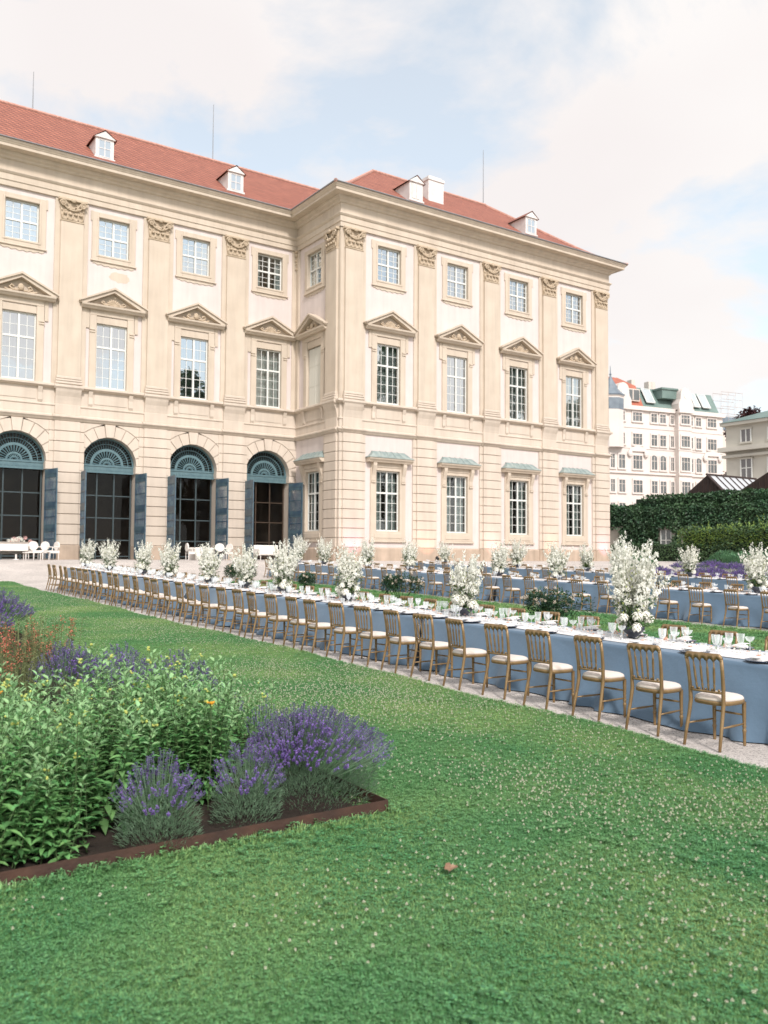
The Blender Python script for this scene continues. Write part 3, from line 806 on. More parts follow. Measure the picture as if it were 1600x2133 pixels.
# doorway pieces, local to (c, YM)
def fan():
    b = MB(); y0, y1 = .42, .5
    b.cham(-RA, RA, y0-.1, y1, 6.62, 7.06, .03)
    b.box(-RA, RA, y0-.14, y0-.1, 6.98, 7.08); b.box(-RA, RA, y0-.14, y0-.1, 6.6, 6.7)
    for k in range(16):
        x = -1.45 + k*2.9/15; b.box(x-.045, x+.045, y0-.125, y0-.1, 6.76, 6.86)
    def ring(r, t, yy=y0):
        n = 28
        for k in range(n):
            a0, a1 = PI*k/n, PI*(k+1)/n
            b.prism([((r-t)*math.cos(a0),ZS+(r-t)*math.sin(a0)),((r+t)*math.cos(a0),ZS+(r+t)*math.sin(a0)),((r+t)*math.cos(a1),ZS+(r+t)*math.sin(a1)),((r-t)*math.cos(a1),ZS+(r-t)*math.sin(a1))], 'y', yy, y1)
    ring(1.55, .05); ring(1.25, .02); ring(.9, .075); ring(.4, .05); ring(.2, .03)
    for k in range(26):
        a = PI*(k+.5)/26; ca, sa = math.cos(a), math.sin(a)
        b.tube([(.92*ca,.46,ZS+.92*sa),(1.55*ca,.46,ZS+1.55*sa)], .016, 4)
    for k in range(15):
        a = PI*(k+.5)/15; ca, sa = math.cos(a), math.sin(a)
        b.tube([(.42*ca,.45,ZS+.42*sa),(.86*ca,.45,ZS+.86*sa)], [.02,.045], 4)
    for k in range(9):
        a = PI*(k+.5)/9; ca, sa = math.cos(a), math.sin(a)
        b.tube([(.1*ca,.45,ZS+.1*sa),(.38*ca,.45,ZS+.38*sa)], [.015,.04], 4)
    return b
def door_frame():
    b = MB(); y0, y1 = .6, .68
    for x in (-1.5,-.5,.5,1.5): b.box(x-.038, x+.038, y0, y1, 1.56, 6.62)
    for z in (1.75, 2.7, 4.0, 5.3): 
        for x in (-1.45,-.45,.55): b.box(x, x+.9, y0+.01, y1-.01, z-.032, z+.032)
    return b
def door_glass():
    b = MB(); b.add([(-1.5,.64,1.6),(1.5,.64,1.6),(1.5,.64,6.6),(-1.5,.64,6.6)], [(0,1,2,3)])
    n = 24
    vs = [(0,.52,ZS)] + [(1.5*math.cos(PI*k/n),.52,ZS+1.5*math.sin(PI*k/n)) for k in range(n+1)]
    b.add(vs, [(0,k+1,k+2) for k in range(n)])
    return b
def shutter(w_):
    b = MB(); H0, H1 = 1.62, 6.58
    b.box(0, .1, -.03, .03, H0, H1); b.box(w_-.1, w_, -.03, .03, H0, H1)
    bands = [(1.62,2.3),(3.1,3.5),(4.35,4.75),(6.1,6.58)]
    for z0, z1 in bands: b.box(.1, w_-.1, -.025, .025, z0, z1)
    for z0, z1 in ((2.3,3.1),(3.5,4.35),(4.75,6.1)):
        n = 9
        for k in range(n):
            x = .1 + (w_-.2)*(k+.5)/n; b.box(x-.03, x+.03, -.014, .014, z0, z1)
        b.box(.1, w_-.1, -.018, .018, (z0+z1)/2-.03, (z0+z1)/2+.03)
    for z in (2.0,3.3,4.55,6.35): b.box(.02, w_-.02, -.04, .04, z-.05, z+.05)
    return b
FA = fan().mesh('fanlight', [m_teal]); DF = door_frame().mesh('door', [M('door_slate', (.05,.07,.075), .45)]); DFW = door_frame().mesh('door', [m_wood]); DG = door_glass().mesh('pane', [m_g_door]); SHT = shutter(1.5).mesh('shutter', [m_teal2])
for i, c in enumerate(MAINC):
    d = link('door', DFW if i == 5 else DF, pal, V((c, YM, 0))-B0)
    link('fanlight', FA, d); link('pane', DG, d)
    link('shutter', SHT, d, (-RA+.03, -.06, 0), rad(-93+RND.uniform(-4,4)))
    link('shutter', SHT, d, (RA-.03, -.06, 0), rad(-80+RND.uniform(-5,5)))
# roofs
PR = [(0,24.4),(.5,24.56),(1.2,24.92),(2.0,25.4),(2.7,25.9),(3.4,26.44),(8.53,30.4)]
def zr(d):
    for (a, za), (c, zc) in zip(PR, PR[1:]):
        if d <= c: return za + (zc-za)*(d-a)/(c-a)
    return PR[-1][1]
b = MB(); ye, xe = YM-1.16, XR-1.16
for (d0, z0), (d1, z1) in zip(PR, PR[1:]):
    b.add([(XW-1,ye+d0,z0),(xe+d0+.0,ye+d0,z0),(xe+d1+.0,ye+d1,z1),(XW-1,ye+d1,z1)], [(0,1,2,3)])
b.add([(XW-1,ye+8.53,30.4),(xe+8.53,ye+8.53,30.4),(xe+8.53,ye+17,24.4),(XW-1,ye+17,24.4)], [(0,1,2,3)])
b.tube([(XW-1,ye+8.53,30.42),(xe+8.5,ye+8.53,30.42)], .14, 6, 1)
# pavilion
X0, X1, Y0 = XR-1.16, XE+1.16, YF-1.16
DM = 7.75; Y2 = Y0+2*DM
PP = [p for p in PR if p[0] < DM] + [(DM, zr(DM))]
for (d0, z0), (d1, z1) in zip(PP, PP[1:]):
    A = lambda d: [(X0+d,Y0+d),(X1-d,Y0+d),(X1-d,Y2-d),(X0+d,Y2-d)]
    p, q = A(d0), A(d1)
    for k in range(4):
        if k == 2: continue
        n = (k+1) % 4
        b.add([(*p[k],z0),(*p[n],z0),(*q[n],z1),(*q[k],z1)], [(0,1,2,3)])
    b.add([(*p[2],z0),(*p[3],z0),(*q[3],z1),(*q[2],z1)], [(0,1,2,3)])
    for sx in (0, 1): b.tube([(*p[sx],z0+.03),(*q[sx],z1+.03)], .11, 6, 1)
b.tube([(X0+DM,Y0+DM,zr(DM)+.04),(X1-DM,Y0+DM,zr(DM)+.04)], .13, 6, 1)
roof = pb(b, 'roof', [m_roof, m_ridge])
b = MB()
b.tube([(XW-1,ye-.02,24.43),(X0,ye-.02,24.43)], .035, 6); b.tube([(X0-.02,ye,24.43),(X0-.02,Y0-.02,24.43)], .035, 6); b.tube([(X0,Y0-.02,24.43),(X1,Y0-.02,24.43)], .035, 6)
pb(b, 'gutter', m_lead)
def dormer(x, yf, zb, shut=False):
    w_, h = .55, 1.25
    b = MB(); zt = zb+h
    # cheeks run back into the roof
    yb = yf + 2.6
    b.box(x-w_, x+w_, yf, yb, zb, zt, 0)
    b.cham(x-w_-.08, x+w_+.08, yf-.08, yf+.05, zb-.08, zb+.06, .02, 0)
    b.prism([(x-w_-.1,zt),(x+w_+.1,zt),(x,zt+.42)], 'y', yf-.1, yf+.05, 0)
    d = pb(b, 'dormer', [m_dorm])
    b = MB(); zr_ = zt
    b.add([(x-w_-.16,yf-.14,zt-.02),(x,yf-.14,zt+.5),(x,yb+.6,zt+.5),(x-w_-.16,yb+.2,zt-.02)], [(0,1,2,3)])
    b.add([(x+w_+.16,yf-.14,zt-.02),(x,yf-.14,zt+.5),(x,yb+.6,zt+.5),(x+w_+.16,yb+.2,zt-.02)], [(0,1,2,3)])
    pb(b, 'dormer_roof', m_roof, parent=d)
    b = MB()
    if not shut:
        b.box(x-.38, x+.38, yf-.012, yf, zb+.14, zt-.1, 0)
        for q in (-.38,.34): b.box(x+q, x+q+.04, yf-.03, yf-.012, zb+.14, zt-.1, 1)
        b.box(x-.025, x+.025, yf-.03, yf-.012, zb+.14, zt-.1, 1); 
        for q in (zb+.12, (zb+zt)/2, zt-.12): b.box(x-.38, x+.38, yf-.032, yf-.014, q-.02, q+.02, 1)
    else:
        b.box(x-.36, x-.02, yf-.03, yf, zb+.14, zt-.1, 1); b.box(x+.02, x+.36, yf-.03, yf, zb+.14, zt-.1, 1)
    pb(b, 'dormer_window', [M('dormer_glass', (.35,.42,.47), .1, spec=.8), m_dorm], parent=d)
dormer(14.85, ye+2.55, 25.75); dormer(23.45, ye+2.55, 25.85); dormer(5.6, ye+2.55, 25.75)
dormer(33.95, Y0+2.3, 25.75, True); dormer(44.55, Y0+2.3, 25.75)
b = MB(); b.box(36.4, 37.75, 48.0, 49.3, 27, 28.55); b.box(36.34, 37.81, 47.94, 49.36, 28.55, 28.75); b.box(36.5,37.65,48.1,49.2,28.75,28.9)
pb(b, 'chimney', m_dorm)
for x, y, z0, z1 in ((11.9,ye+8.5,30.3,33.0),(24.3,ye+8.5,30.3,34.6),(44.6,Y0+DM,29.7,34.3)):
    b = MB(); b.tube([(x,y,z0),(x,y,z1)], [.035,.02], 5); pb(b, 'lightning_rod', m_lead)
# ------------------------------------------------------------------ pale uplights washing the pilasters
m_black = M('black_metal', (.012,.012,.013), .5)
ulc = [(1,.35,.75),(1,.42,.30),(1,.5,.55),(1,.45,.28),(1,.35,.7)]
for i, x in enumerate(PAVP):
    e = empty('uplight', (x+.05, YF-1.35, 1.56), 'small black uplight at the foot of the ' + nth(i) + ' pavilion pilaster from the corner', 'uplight', 'uplights along the pavilion')
    b = MB(); b.box(-.13,.13,-.08,.08,0,.03); b.box(-.14,-.11,-.03,.03,.03,.2); b.box(.11,.14,-.03,.03,.03,.2); b.build('bracket', m_black, e)
    b = MB(); b.tube([(0,-.07,.12),(0,.05,.26)], [.08,.1], 10); b.build('lamp_head', m_black, e)
    l = bpy.data.lights.new('uplight_lamp', 'SPOT'); l.energy = 50; l.color = ulc[i]; l.spot_size = rad(80); l.spot_blend = 1; l.shadow_soft_size = .12
    lo = bpy.data.objects.new('uplight_lamp', l); col.objects.link(lo); lo.parent = e; lo.location = (0,.06,.3); lo.rotation_euler = (rad(130),0,0)

# ------------------------------------------------------------------ chairs
m_gold = M('gilt_wood', (.285,.185,.085), .42, (.21,.13,.058), 9, .1, 60, metal=.25, spec=.5)
m_cush = M('ivory_cushion', (.66,.57,.50), .9, (.6,.51,.44), 10, .15, 150, sheen=.3)
def rr(pts): return pts
def leg_mb(front, s):
    b = MB()
    if front:
        x, y = .375, s*.165
        b.lathe([(.0135,0),(.015,.02),(.0165,.12),(.021,.14),(.021,.15),(.016,.16),(.016,.175),(.021,.185),(.017,.2),(.019,.3),(.021,.4),(.021,.43)], 8, (x,y,0))
    else:
        pts = [(-.095,s*.195,0),(-.06,s*.19,.16),(-.018,s*.182,.34),(0,s*.18,.44),(-.004,s*.183,.6),(-.025,s*.188,.76),(-.048,s*.192,.875)]
        b.tube(pts, [.0145,.0165,.019,.0205,.019,.018,.0175], 8)
    return b
def top_rail():
    b = MB(); n = 40; ys = [-.205 + .41*k/n for k in range(n+1)]
    def xo(y, z): return -.05 - (z-.875)*.1 - .012*math.cos(y/.2*PI/2)
    up, lo = [], []
    for y in ys:
        u = abs(y)/.205
        zt = .925 - (.04*(max(0, u-.82)/.18)**2)
        t = ((y+.19)/.38*5) % 1.0
        zl = .865 - .022 + .03*math.sin(PI*t) if abs(y) < .19 else .85
        up.append((y, zt)); lo.append((y, zl))
    for k in range(n):
        for (dx0, dx1) in ((0, 0),):
            a0, a1, c0, c1 = lo[k], lo[k+1], up[k], up[k+1]
            P = lambda q, d: (xo(*q)+d, q[0], q[1])
            b.add([P(a0,-.012),P(a1,-.012),P(c1,-.012),P(c0,-.012),P(a0,.012),P(a1,.012),P(c1,.012),P(c0,.012)], [(0,1,2,3),(7,6,5,4),(0,4,5,1),(3,2,6,7)])
    return b
def bottom_rail():
    b = MB(); n = 10
    pts = [(-.006-.01*math.cos(y/.18*PI/2), y, .545) for y in [-.18+.36*k/n for k in range(n+1)]]
    b.tube(pts, .0135, 6)
    for k in range(5):
        y = -.145 + .0725*k; b.blob((-.016, y, .568), (.013,.016,.013), 6, 4)
    return b
def spindle(k):
    b = MB(); y0 = -.095+.0633*k; y1 = -.114+.076*k
    pr = [(.0,.0075),(.12,.0095),(.2,.012),(.24,.007),(.28,.011),(.34,.011),(.6,.0125),(.72,.010),(.76,.013),(.8,.007),(1,.0075)]
    b.tube([(-.016-.036*t, y0+(y1-y0)*t, .555+.3*t) for t, q in pr], [q for t, q in pr], 6)
    return b
def seat_outline(sc_=1.0):
    pts = []
    for k in range(28):
        a = 2*PI*k/28; ca, sa = math.cos(a), math.sin(a)
        e = 2/3.2
        x = .2 + .215*sc_*math.copysign(abs(ca)**e, ca); y = .2*sc_*math.copysign(abs(sa)**e, sa)*(1+.06*(x-.2)/.2)
        pts.append((x, y))
    return pts
def loft(b, rings):
    n = len(rings[0])
    vs = [p for r_ in rings for p in r_]
    fs = [(i*n+j, i*n+(j+1) % n, (i+1)*n+(j+1) % n, (i+1)*n+j) for i in range(len(rings)-1) for j in range(n)]
    fs += [tuple(range(n))[::-1], tuple((len(rings)-1)*n+j for j in range(n))]
    b.add(vs, fs)
def seat_frame():
    b = MB(); loft(b, [[(x,y,z) for x, y in seat_outline(s)] for z, s in ((.415,.95),(.42,1.0),(.445,1.02),(.455,1.0),(.456,.9))]); return b
def cushion():
    b = MB(); loft(b, [[(x,y,z) for x, y in seat_outline(s)] for z, s in ((.45,.93),(.46,.985),(.475,.985),(.49,.93),(.503,.8),(.511,.55),(.514,.25))]); return b
def stretcher(kind):
    b = MB()
    if kind == 0 or kind == 1:
        s = -1 if kind == 0 else 1
        b.tube([(-.03,s*.186,.215),(.1,s*.182,.215),(.17,s*.178,.215),(.24,s*.174,.215),(.37,s*.166,.215)], [.008,.0105,.0125,.0105,.008], 6)
    else:
        b.tube([(.375,-.16,.3),(.375,-.08,.3),(.375,0,.3),(.375,.08,.3),(.375,.16,.3)], [.008,.011,.0125,.011,.008], 6)
    return b
def chair_parts():
    L_ = [('leg', leg_mb(f, s)) for f in (True, False) for s in (-1, 1)]
    L_ += [('top_rail', top_rail()), ('bottom_rail', bottom_rail())] + [('spindle', spindle(k)) for k in range(4)]
    L_ += [('seat_frame', seat_frame()), ('cushion', cushion())] + [('stretcher', stretcher(k)) for k in range(3)]
    return L_
CP = [(n, b.mesh(n, [m_cush if n == 'cushion' else m_gold], True)) for n, b in chair_parts()]
whole = MB()
for n, b in chair_parts():
    whole.add(b.v, b.f, 1 if n == 'cushion' else 0)
CW = whole.mesh('banquet_chair', [m_gold, m_cush], True)
proto = None
def put_chair(x, y, rz, label, group, full=True):
    global proto
    loc = (x, y, G(x, y))
    if not full:
        o = link('banquet_chair', CW, None, loc, rz); return tag(o, label, 'chair', group)
    if proto is None:
        proto = empty('banquet_chair', loc, label, 'chair', group, rz)
        for n, me in CP: link(n, me, proto)
        scan_kids(proto); return proto
    o = copy_tree(proto); o.location = loc; o.rotation_euler = (0, 0, rz); o['label'] = label; o['group'] = group
    return o
ROWS = []   # (name, near chair x, far chair x, table x0, x1, place ys near, place ys far, y range)
def spaced(y0, st, y1): 
    r_, y = [], y0
    while y < y1: r_.append(y); y += st
    return r_
R1n = [5.475 + .7822*k - .19 for k in range(35)]
R1f = [y for y in R1n if y > 6.0]
R2n = spaced(11.70, 1.0, 38.2); R2f = spaced(13.5, 1.0, 38.2)
R3n = spaced(17.0, 1.0, 37.5); R3f = spaced(17.9, 1.0, 37.5)
ROWS = [('front', 7.5, 9.98, 8.22, 9.36, R1n, R1f, (1.0, 32.55)), ('middle', 18.92, 21.78, 19.62, 20.92, R2n, R2f, (6.0, 38.6)), ('back', 26.9, 29.3, 27.6, 28.8, R3n, R3f, (9.0, 38.0))]
jr = random.Random(21)
for nm, xn, xf, x0, x1, yn, yf, yr in ROWS:
    for i, y in enumerate(yn):
        put_chair(xn+jr.uniform(-.05,.045), y+jr.uniform(-.035,.035), jr.uniform(-.11,.11), 'gold chair on the near side of the %s table, %s from the right' % (nm, nth(i)), 'chairs on the near side of the %s table' % nm, nm != 'back')
    for i, y in enumerate(yf):
        put_chair(xf+jr.uniform(-.03,.03), y+jr.uniform(-.03,.03), PI+jr.uniform(-.06,.06), 'gold chair on the far side of the %s table, %s from the right' % (nm, nth(i)), 'chairs on the far side of the %s table' % nm, nm == 'front')

# ------------------------------------------------------------------ tablecloths
m_cloth = M('blue_velvet', (.112,.175,.245), .85, (.092,.148,.212), 1.2, .25, 14, sheen=.25)
m_run = M('sky_white_lace', (.72,.70,.68), .9, (.62,.60,.60), 18, .6, 70)
def cloth(x0, x1, y0, y1, seed, flare, ends=(False, False)):
    b = MB(); ny = int((y1-y0)/.11)
    sec = [('n', t) for t in (1,.95,.85,.7,.55,.4,.25,.12,.04)] + [('t', t) for t in (0,.02,.2,.4,.6,.8,.98,1)] + [('f', t) for t in (.04,.15,.35,.6,.8,1)]
    rows = []
    for j in range(ny+1):
        y = y0 + (y1-y0)*j/ny; row = []
        for k, t in sec:
            zt = .765
            if k == 't':
                x = x0 + (x1-x0)*t; p = (x, y, G(x, y) + zt + (.004*noise.noise((x*3, y*3, seed))) - (.006 if t in (0,1) else 0))
            else:
                s = -1 if k == 'n' else 1; xb = x0 if k == 'n' else x1
                n1 = noise.noise((y*1.5 + t*.9, seed*3.1, t*.6)) + .6*math.sin(y*9.5 + 4*noise.noise((y*.8, seed, 1)))*t; n2 = noise.noise((y*4.5 - t*.8, seed*1.7, 5))
                n3 = noise.noise((y*2.2 + t*2.4, seed, 2)); d = flare*(t**1.15) + (1*.12*n1 + .05*n2)*t + .02*n3*min(1, t*4)
                x = xb + s*max(d, .002)
                g_ = G(xb + s*.25, y)
                lift = .012 + .05*max(0, noise.noise((y*.7, seed, 9)))
                ed = max(0, 1-(y-y0)/.5) - max(0, 1-(y1-y)/.5); p = (x, y + .04*n1*t + .13*ed*t*(1 if s < 0 else 0), g_ + zt - .012 - (zt-.012-lift)*t)
            row.append(p)
        rows.append(row)
    n = len(sec)
    b.v = [p for r_ in rows for p in r_]
    for j in range(ny):
        for i in range(n-1):
            b.f.append((j*n+i, j*n+i+1, (j+1)*n+i+1, (j+1)*n+i)); b.m.append(0)
    for e, j in ((ends[0], 0), (ends[1], ny)):
        if e: b.f.append(tuple(j*n+i for i in range(n))); b.m.append(0)
    return b
CL = {'front': [(1.0, 10.95), (10.99, 20.6), (20.63, 32.55)], 'middle': [(6.0, 22.0), (22.03, 38.6)], 'back': [(9.0, 38.0)]}
WH = {'front': ['at its right end', 'in its middle stretch', 'at its palace end'], 'middle': ['at its right half', 'at its palace half'], 'back': ['before the lavender bed']}
for nm, xn, xf, x0, x1, yn, yf, yr in ROWS:
    for k, (a, c) in enumerate(CL[nm]):
        o = cloth(x0, x1, a, c, k+len(nm), .27, (True, True)).build('tablecloth', m_cloth, smooth=True)
        tag(o, 'slate blue cloth reaching the ground on the %s table, %s' % (nm, WH[nm][k]), 'tablecloth', 'blue tablecloths')
    # lace runner in folds; sky reflection on the cloth top painted as its white
    b = MB(); a, c = yr; ny = int((c-a)/.06); w0, w1 = x0+.2, x1-.22; nx = 14
    for j in range(ny+1):
        y = a + (c-a)*j/ny
        for i in range(nx+1):
            t = i/nx; x = w0 + (w1-w0)*t + .05*noise.noise((y*2, i*.3, 3)); h = .028*abs(noise.noise((x*11, y*11, 1))) + .02*abs(noise.noise((x*28, y*28, 4)))
            b.v.append((x, y, G(x, y)+.772 + (h if 0 < i < nx else 0)))
    for j in range(ny):
        for i in range(nx): b.f.append((j*(nx+1)+i, j*(nx+1)+i+1, (j+1)*(nx+1)+i+1, (j+1)*(nx+1)+i)); b.m.append(0)
    o = b.build('table_runner', m_run, smooth=True); tag(o, 'white lace runner with painted sky sheen down the middle of the %s table' % nm, 'table runner', 'lace runners')
# ------------------------------------------------------------------ place settings
m_plate = M('navy_plate', (.035,.05,.085), .25, spec=.6)
m_nap = M('white_linen', (.76,.74,.72), .85, (.68,.66,.65), 12, .2, 60)
m_bl = M('blush_petal', (.74,.44,.32), .7, island=.15, transl=.15)
m_glass = None
def thin_glass():
    m = bpy.data.materials.new('clear_glass'); m.use_nodes = True
    nt = m.node_tree; L = nt.links; p = nt.nodes['Principled BSDF']
    p.inputs['Base Color'].default_value = (.95,.96,.97,1); p.inputs['Roughness'].default_value = .04; p.inputs['Specular IOR Level'].default_value = .9
    tr = nd(nt, 'ShaderNodeBsdfTransparent'); tr.inputs[0].default_value = (.96,.98,.98,1)
    lw = nd(nt, 'ShaderNodeLayerWeight'); lw.inputs[0].default_value = .45
    mr = nd(nt, 'ShaderNodeMapRange'); mr.inputs[3].default_value = .16; mr.inputs[4].default_value = .8
    ms = nd(nt, 'ShaderNodeMixShader'); L.new(lw.outputs['Facing'], mr.inputs[0]); L.new(mr.outputs[0], ms.inputs[0])
    L.new(tr.outputs[0], ms.inputs[1]); L.new(p.outputs[0], ms.inputs[2]); L.new(ms.outputs[0], nt.nodes['Material Output'].inputs[0])
    return m
m_glass = thin_glass()
b = MB(); b.lathe([(0,.0),(.09,.0),(.15,.012),(.165,.02),(.165,.024),(.15,.018),(.09,.008),(0,.008)], 28); ME_PL = b.mesh('charger_plate', [m_plate], True)
b = MB(); 
for k, (w_, d_, z) in enumerate(((.13,.22,.03),(.12,.2,.042),(.09,.17,.052))): 
    b.prism([(-d_/2,-w_/2),(d_/2,-w_/2),(d_/2,w_/2),(-d_/2,w_/2)], 'z', z-.011, z+.0)
b.box(-.16,-.02,-.03,.05,.054,.062)
ME_NA = b.mesh('napkin', [m_nap])
def ribbed(prof, n=20, amp=.05, z0=.1):
    b = MB(); vs, fs = [], []
    for r_, z in prof:
        for j in range(n):
            q = 2*PI*j/n; e = 1 + (amp if j % 2 else -amp) * (1 if z > z0 else 0)
            vs.append((r_*e*math.cos(q), r_*e*math.sin(q), z))
    for i in range(len(prof)-1):
        for j in range(n): fs.append((i*n+j, i*n+(j+1) % n, (i+1)*n+(j+1) % n, (i+1)*n+j))
    b.add(vs, fs); return b
ME_GO = ribbed([(.034,0),(.033,.003),(.008,.008),(.0055,.03),(.0055,.075),(.012,.085),(.03,.1),(.037,.125),(.041,.16),(.044,.2)]).mesh('goblet', [m_glass], True)
ME_CO = ribbed([(.034,0),(.033,.003),(.007,.008),(.005,.04),(.005,.11),(.01,.118),(.035,.135),(.047,.155),(.05,.175)], 20, .03, .12).mesh('coupe', [m_glass], True)
ME_TU = ribbed([(0,.002),(.03,.002),(.033,.01),(.036,.05),(.039,.1)], 20, .05, .005).mesh('tumbler', [m_glass], True)
def rose_ball(b, c, R, r, n=22, m=None):
    c = V(c)
    for k in range(n):
        z = 1 - 1.75*(k+.5)/n; a = k*2.4; q = math.sqrt(max(0, 1-z*z)); d = V((q*math.cos(a), q*math.sin(a), z))
        t = d.cross(V((0,0,1))); t = t.normalized() if t.length > .01 else V((1,0,0)); u = d.cross(t)
        p = c + d*R*r.uniform(.72, .9); s = R*r.uniform(.5, .7)
        tl = r.uniform(-.25,.5)
        b.add([p - u*s*.5, p + t*s*.5 + d*R*.06, p + u*s*.6 + d*R*(.22+.2*tl), p - t*s*.5 + d*R*.06], [(0,1,2,3)], m)
b = MB(); rose_ball(b, (0,0,.025), .032, random.Random(2), 20); b.blob((0,0,.02), .02, 6, 4); ME_BL = b.mesh('blush_blossom', [m_bl])
gr = random.Random(33)
for nm, xn, xf, x0, x1, yn, yf, yr in ROWS:
    for side, ys in (('near', yn), ('far', yf)):
        s = 1 if side == 'near' else -1; xe_ = x0 if side == 'near' else x1
        for i, y in enumerate(ys):
            y = y + gr.uniform(-.03,.03); W = '%s place from the right, %s side of the %s table' % (nth(i), side, nm)
            zt = lambda x: G(x, y) + .769
            def put(name, me, x, yy, z, label, cat, grp, rz=0):
                tag(link(name, me, None, (x, yy, z), rz), label, cat, grp)
            x = xe_ + s*.155; put('charger_plate', ME_PL, x, y, zt(x), 'navy plate at the ' + W, 'plate', 'navy plates on the %s table' % nm, gr.uniform(0,6))
            put('napkin', ME_NA, x, y, zt(x), 'white napkin on the plate, ' + W, 'napkin', 'napkins on the %s table' % nm, gr.uniform(-.2,.2) + (0 if s > 0 else PI))
            gx_, gz = xe_ + s*.36, .0
            put('goblet', ME_GO, gx_+gr.uniform(-.03,.03), y-.17+gr.uniform(-.03,.03), zt(gx_)+.003, 'ribbed wine goblet, ' + W, 'goblet', 'goblets on the %s table' % nm, gr.uniform(0,6))
            put('coupe', ME_CO, gx_+s*.03, y-.27+gr.uniform(-.03,.03), zt(gx_)+.003, 'stemmed coupe glass, ' + W, 'coupe', 'coupe glasses on the %s table' % nm, gr.uniform(0,6))
            if nm == 'front':
                put('goblet', ME_GO, gx_+s*.06, y-.08+gr.uniform(-.03,.03), zt(gx_)+.003, 'second wine goblet, ' + W, 'goblet', 'goblets on the front table', gr.uniform(0,6))
                put('tumbler', ME_TU, gx_-s*.02, y+.02, zt(gx_)+.003, 'low ribbed tumbler, ' + W, 'tumbler', 'tumblers on the front table', gr.uniform(0,6))
            if nm != 'back':
                x = xe_ + s*.3; put('blush_blossom', ME_BL, x+gr.uniform(-.04,.04), y+gr.uniform(.05,.22), zt(x)+.012, 'blush rose head, ' + W, 'blossom', 'rose heads on the %s table' % nm, gr.uniform(0,6))
# loose petals strewn over the runners
b = MB(); r = random.Random(77)
for k in range(2600):
    row = ROWS[0] if k % 3 else ROWS[1]
    y = r.uniform(*row[7]); x = r.uniform(row[3]+.3, row[4]-.3); a = r.uniform(0, 6.28)
    b.leaf(V((x, y, G(x, y)+.8+r.uniform(0,.02))), V((math.cos(a), math.sin(a), r.uniform(0,.7))), V((0,0,1)), r.uniform(.025,.05), r.uniform(.02,.035), r.choice((0,0,1,2)))
m_pt = M('loose_petal', (.80,.77,.70), .8, island=.1, transl=.2)
o = b.build('petals', [m_pt, m_bl, M('loose_leaf', (.14,.2,.1), .7, island=.3)]); tag(o, 'loose white and blush petals strewn over the table runners', None, None, 'stuff')
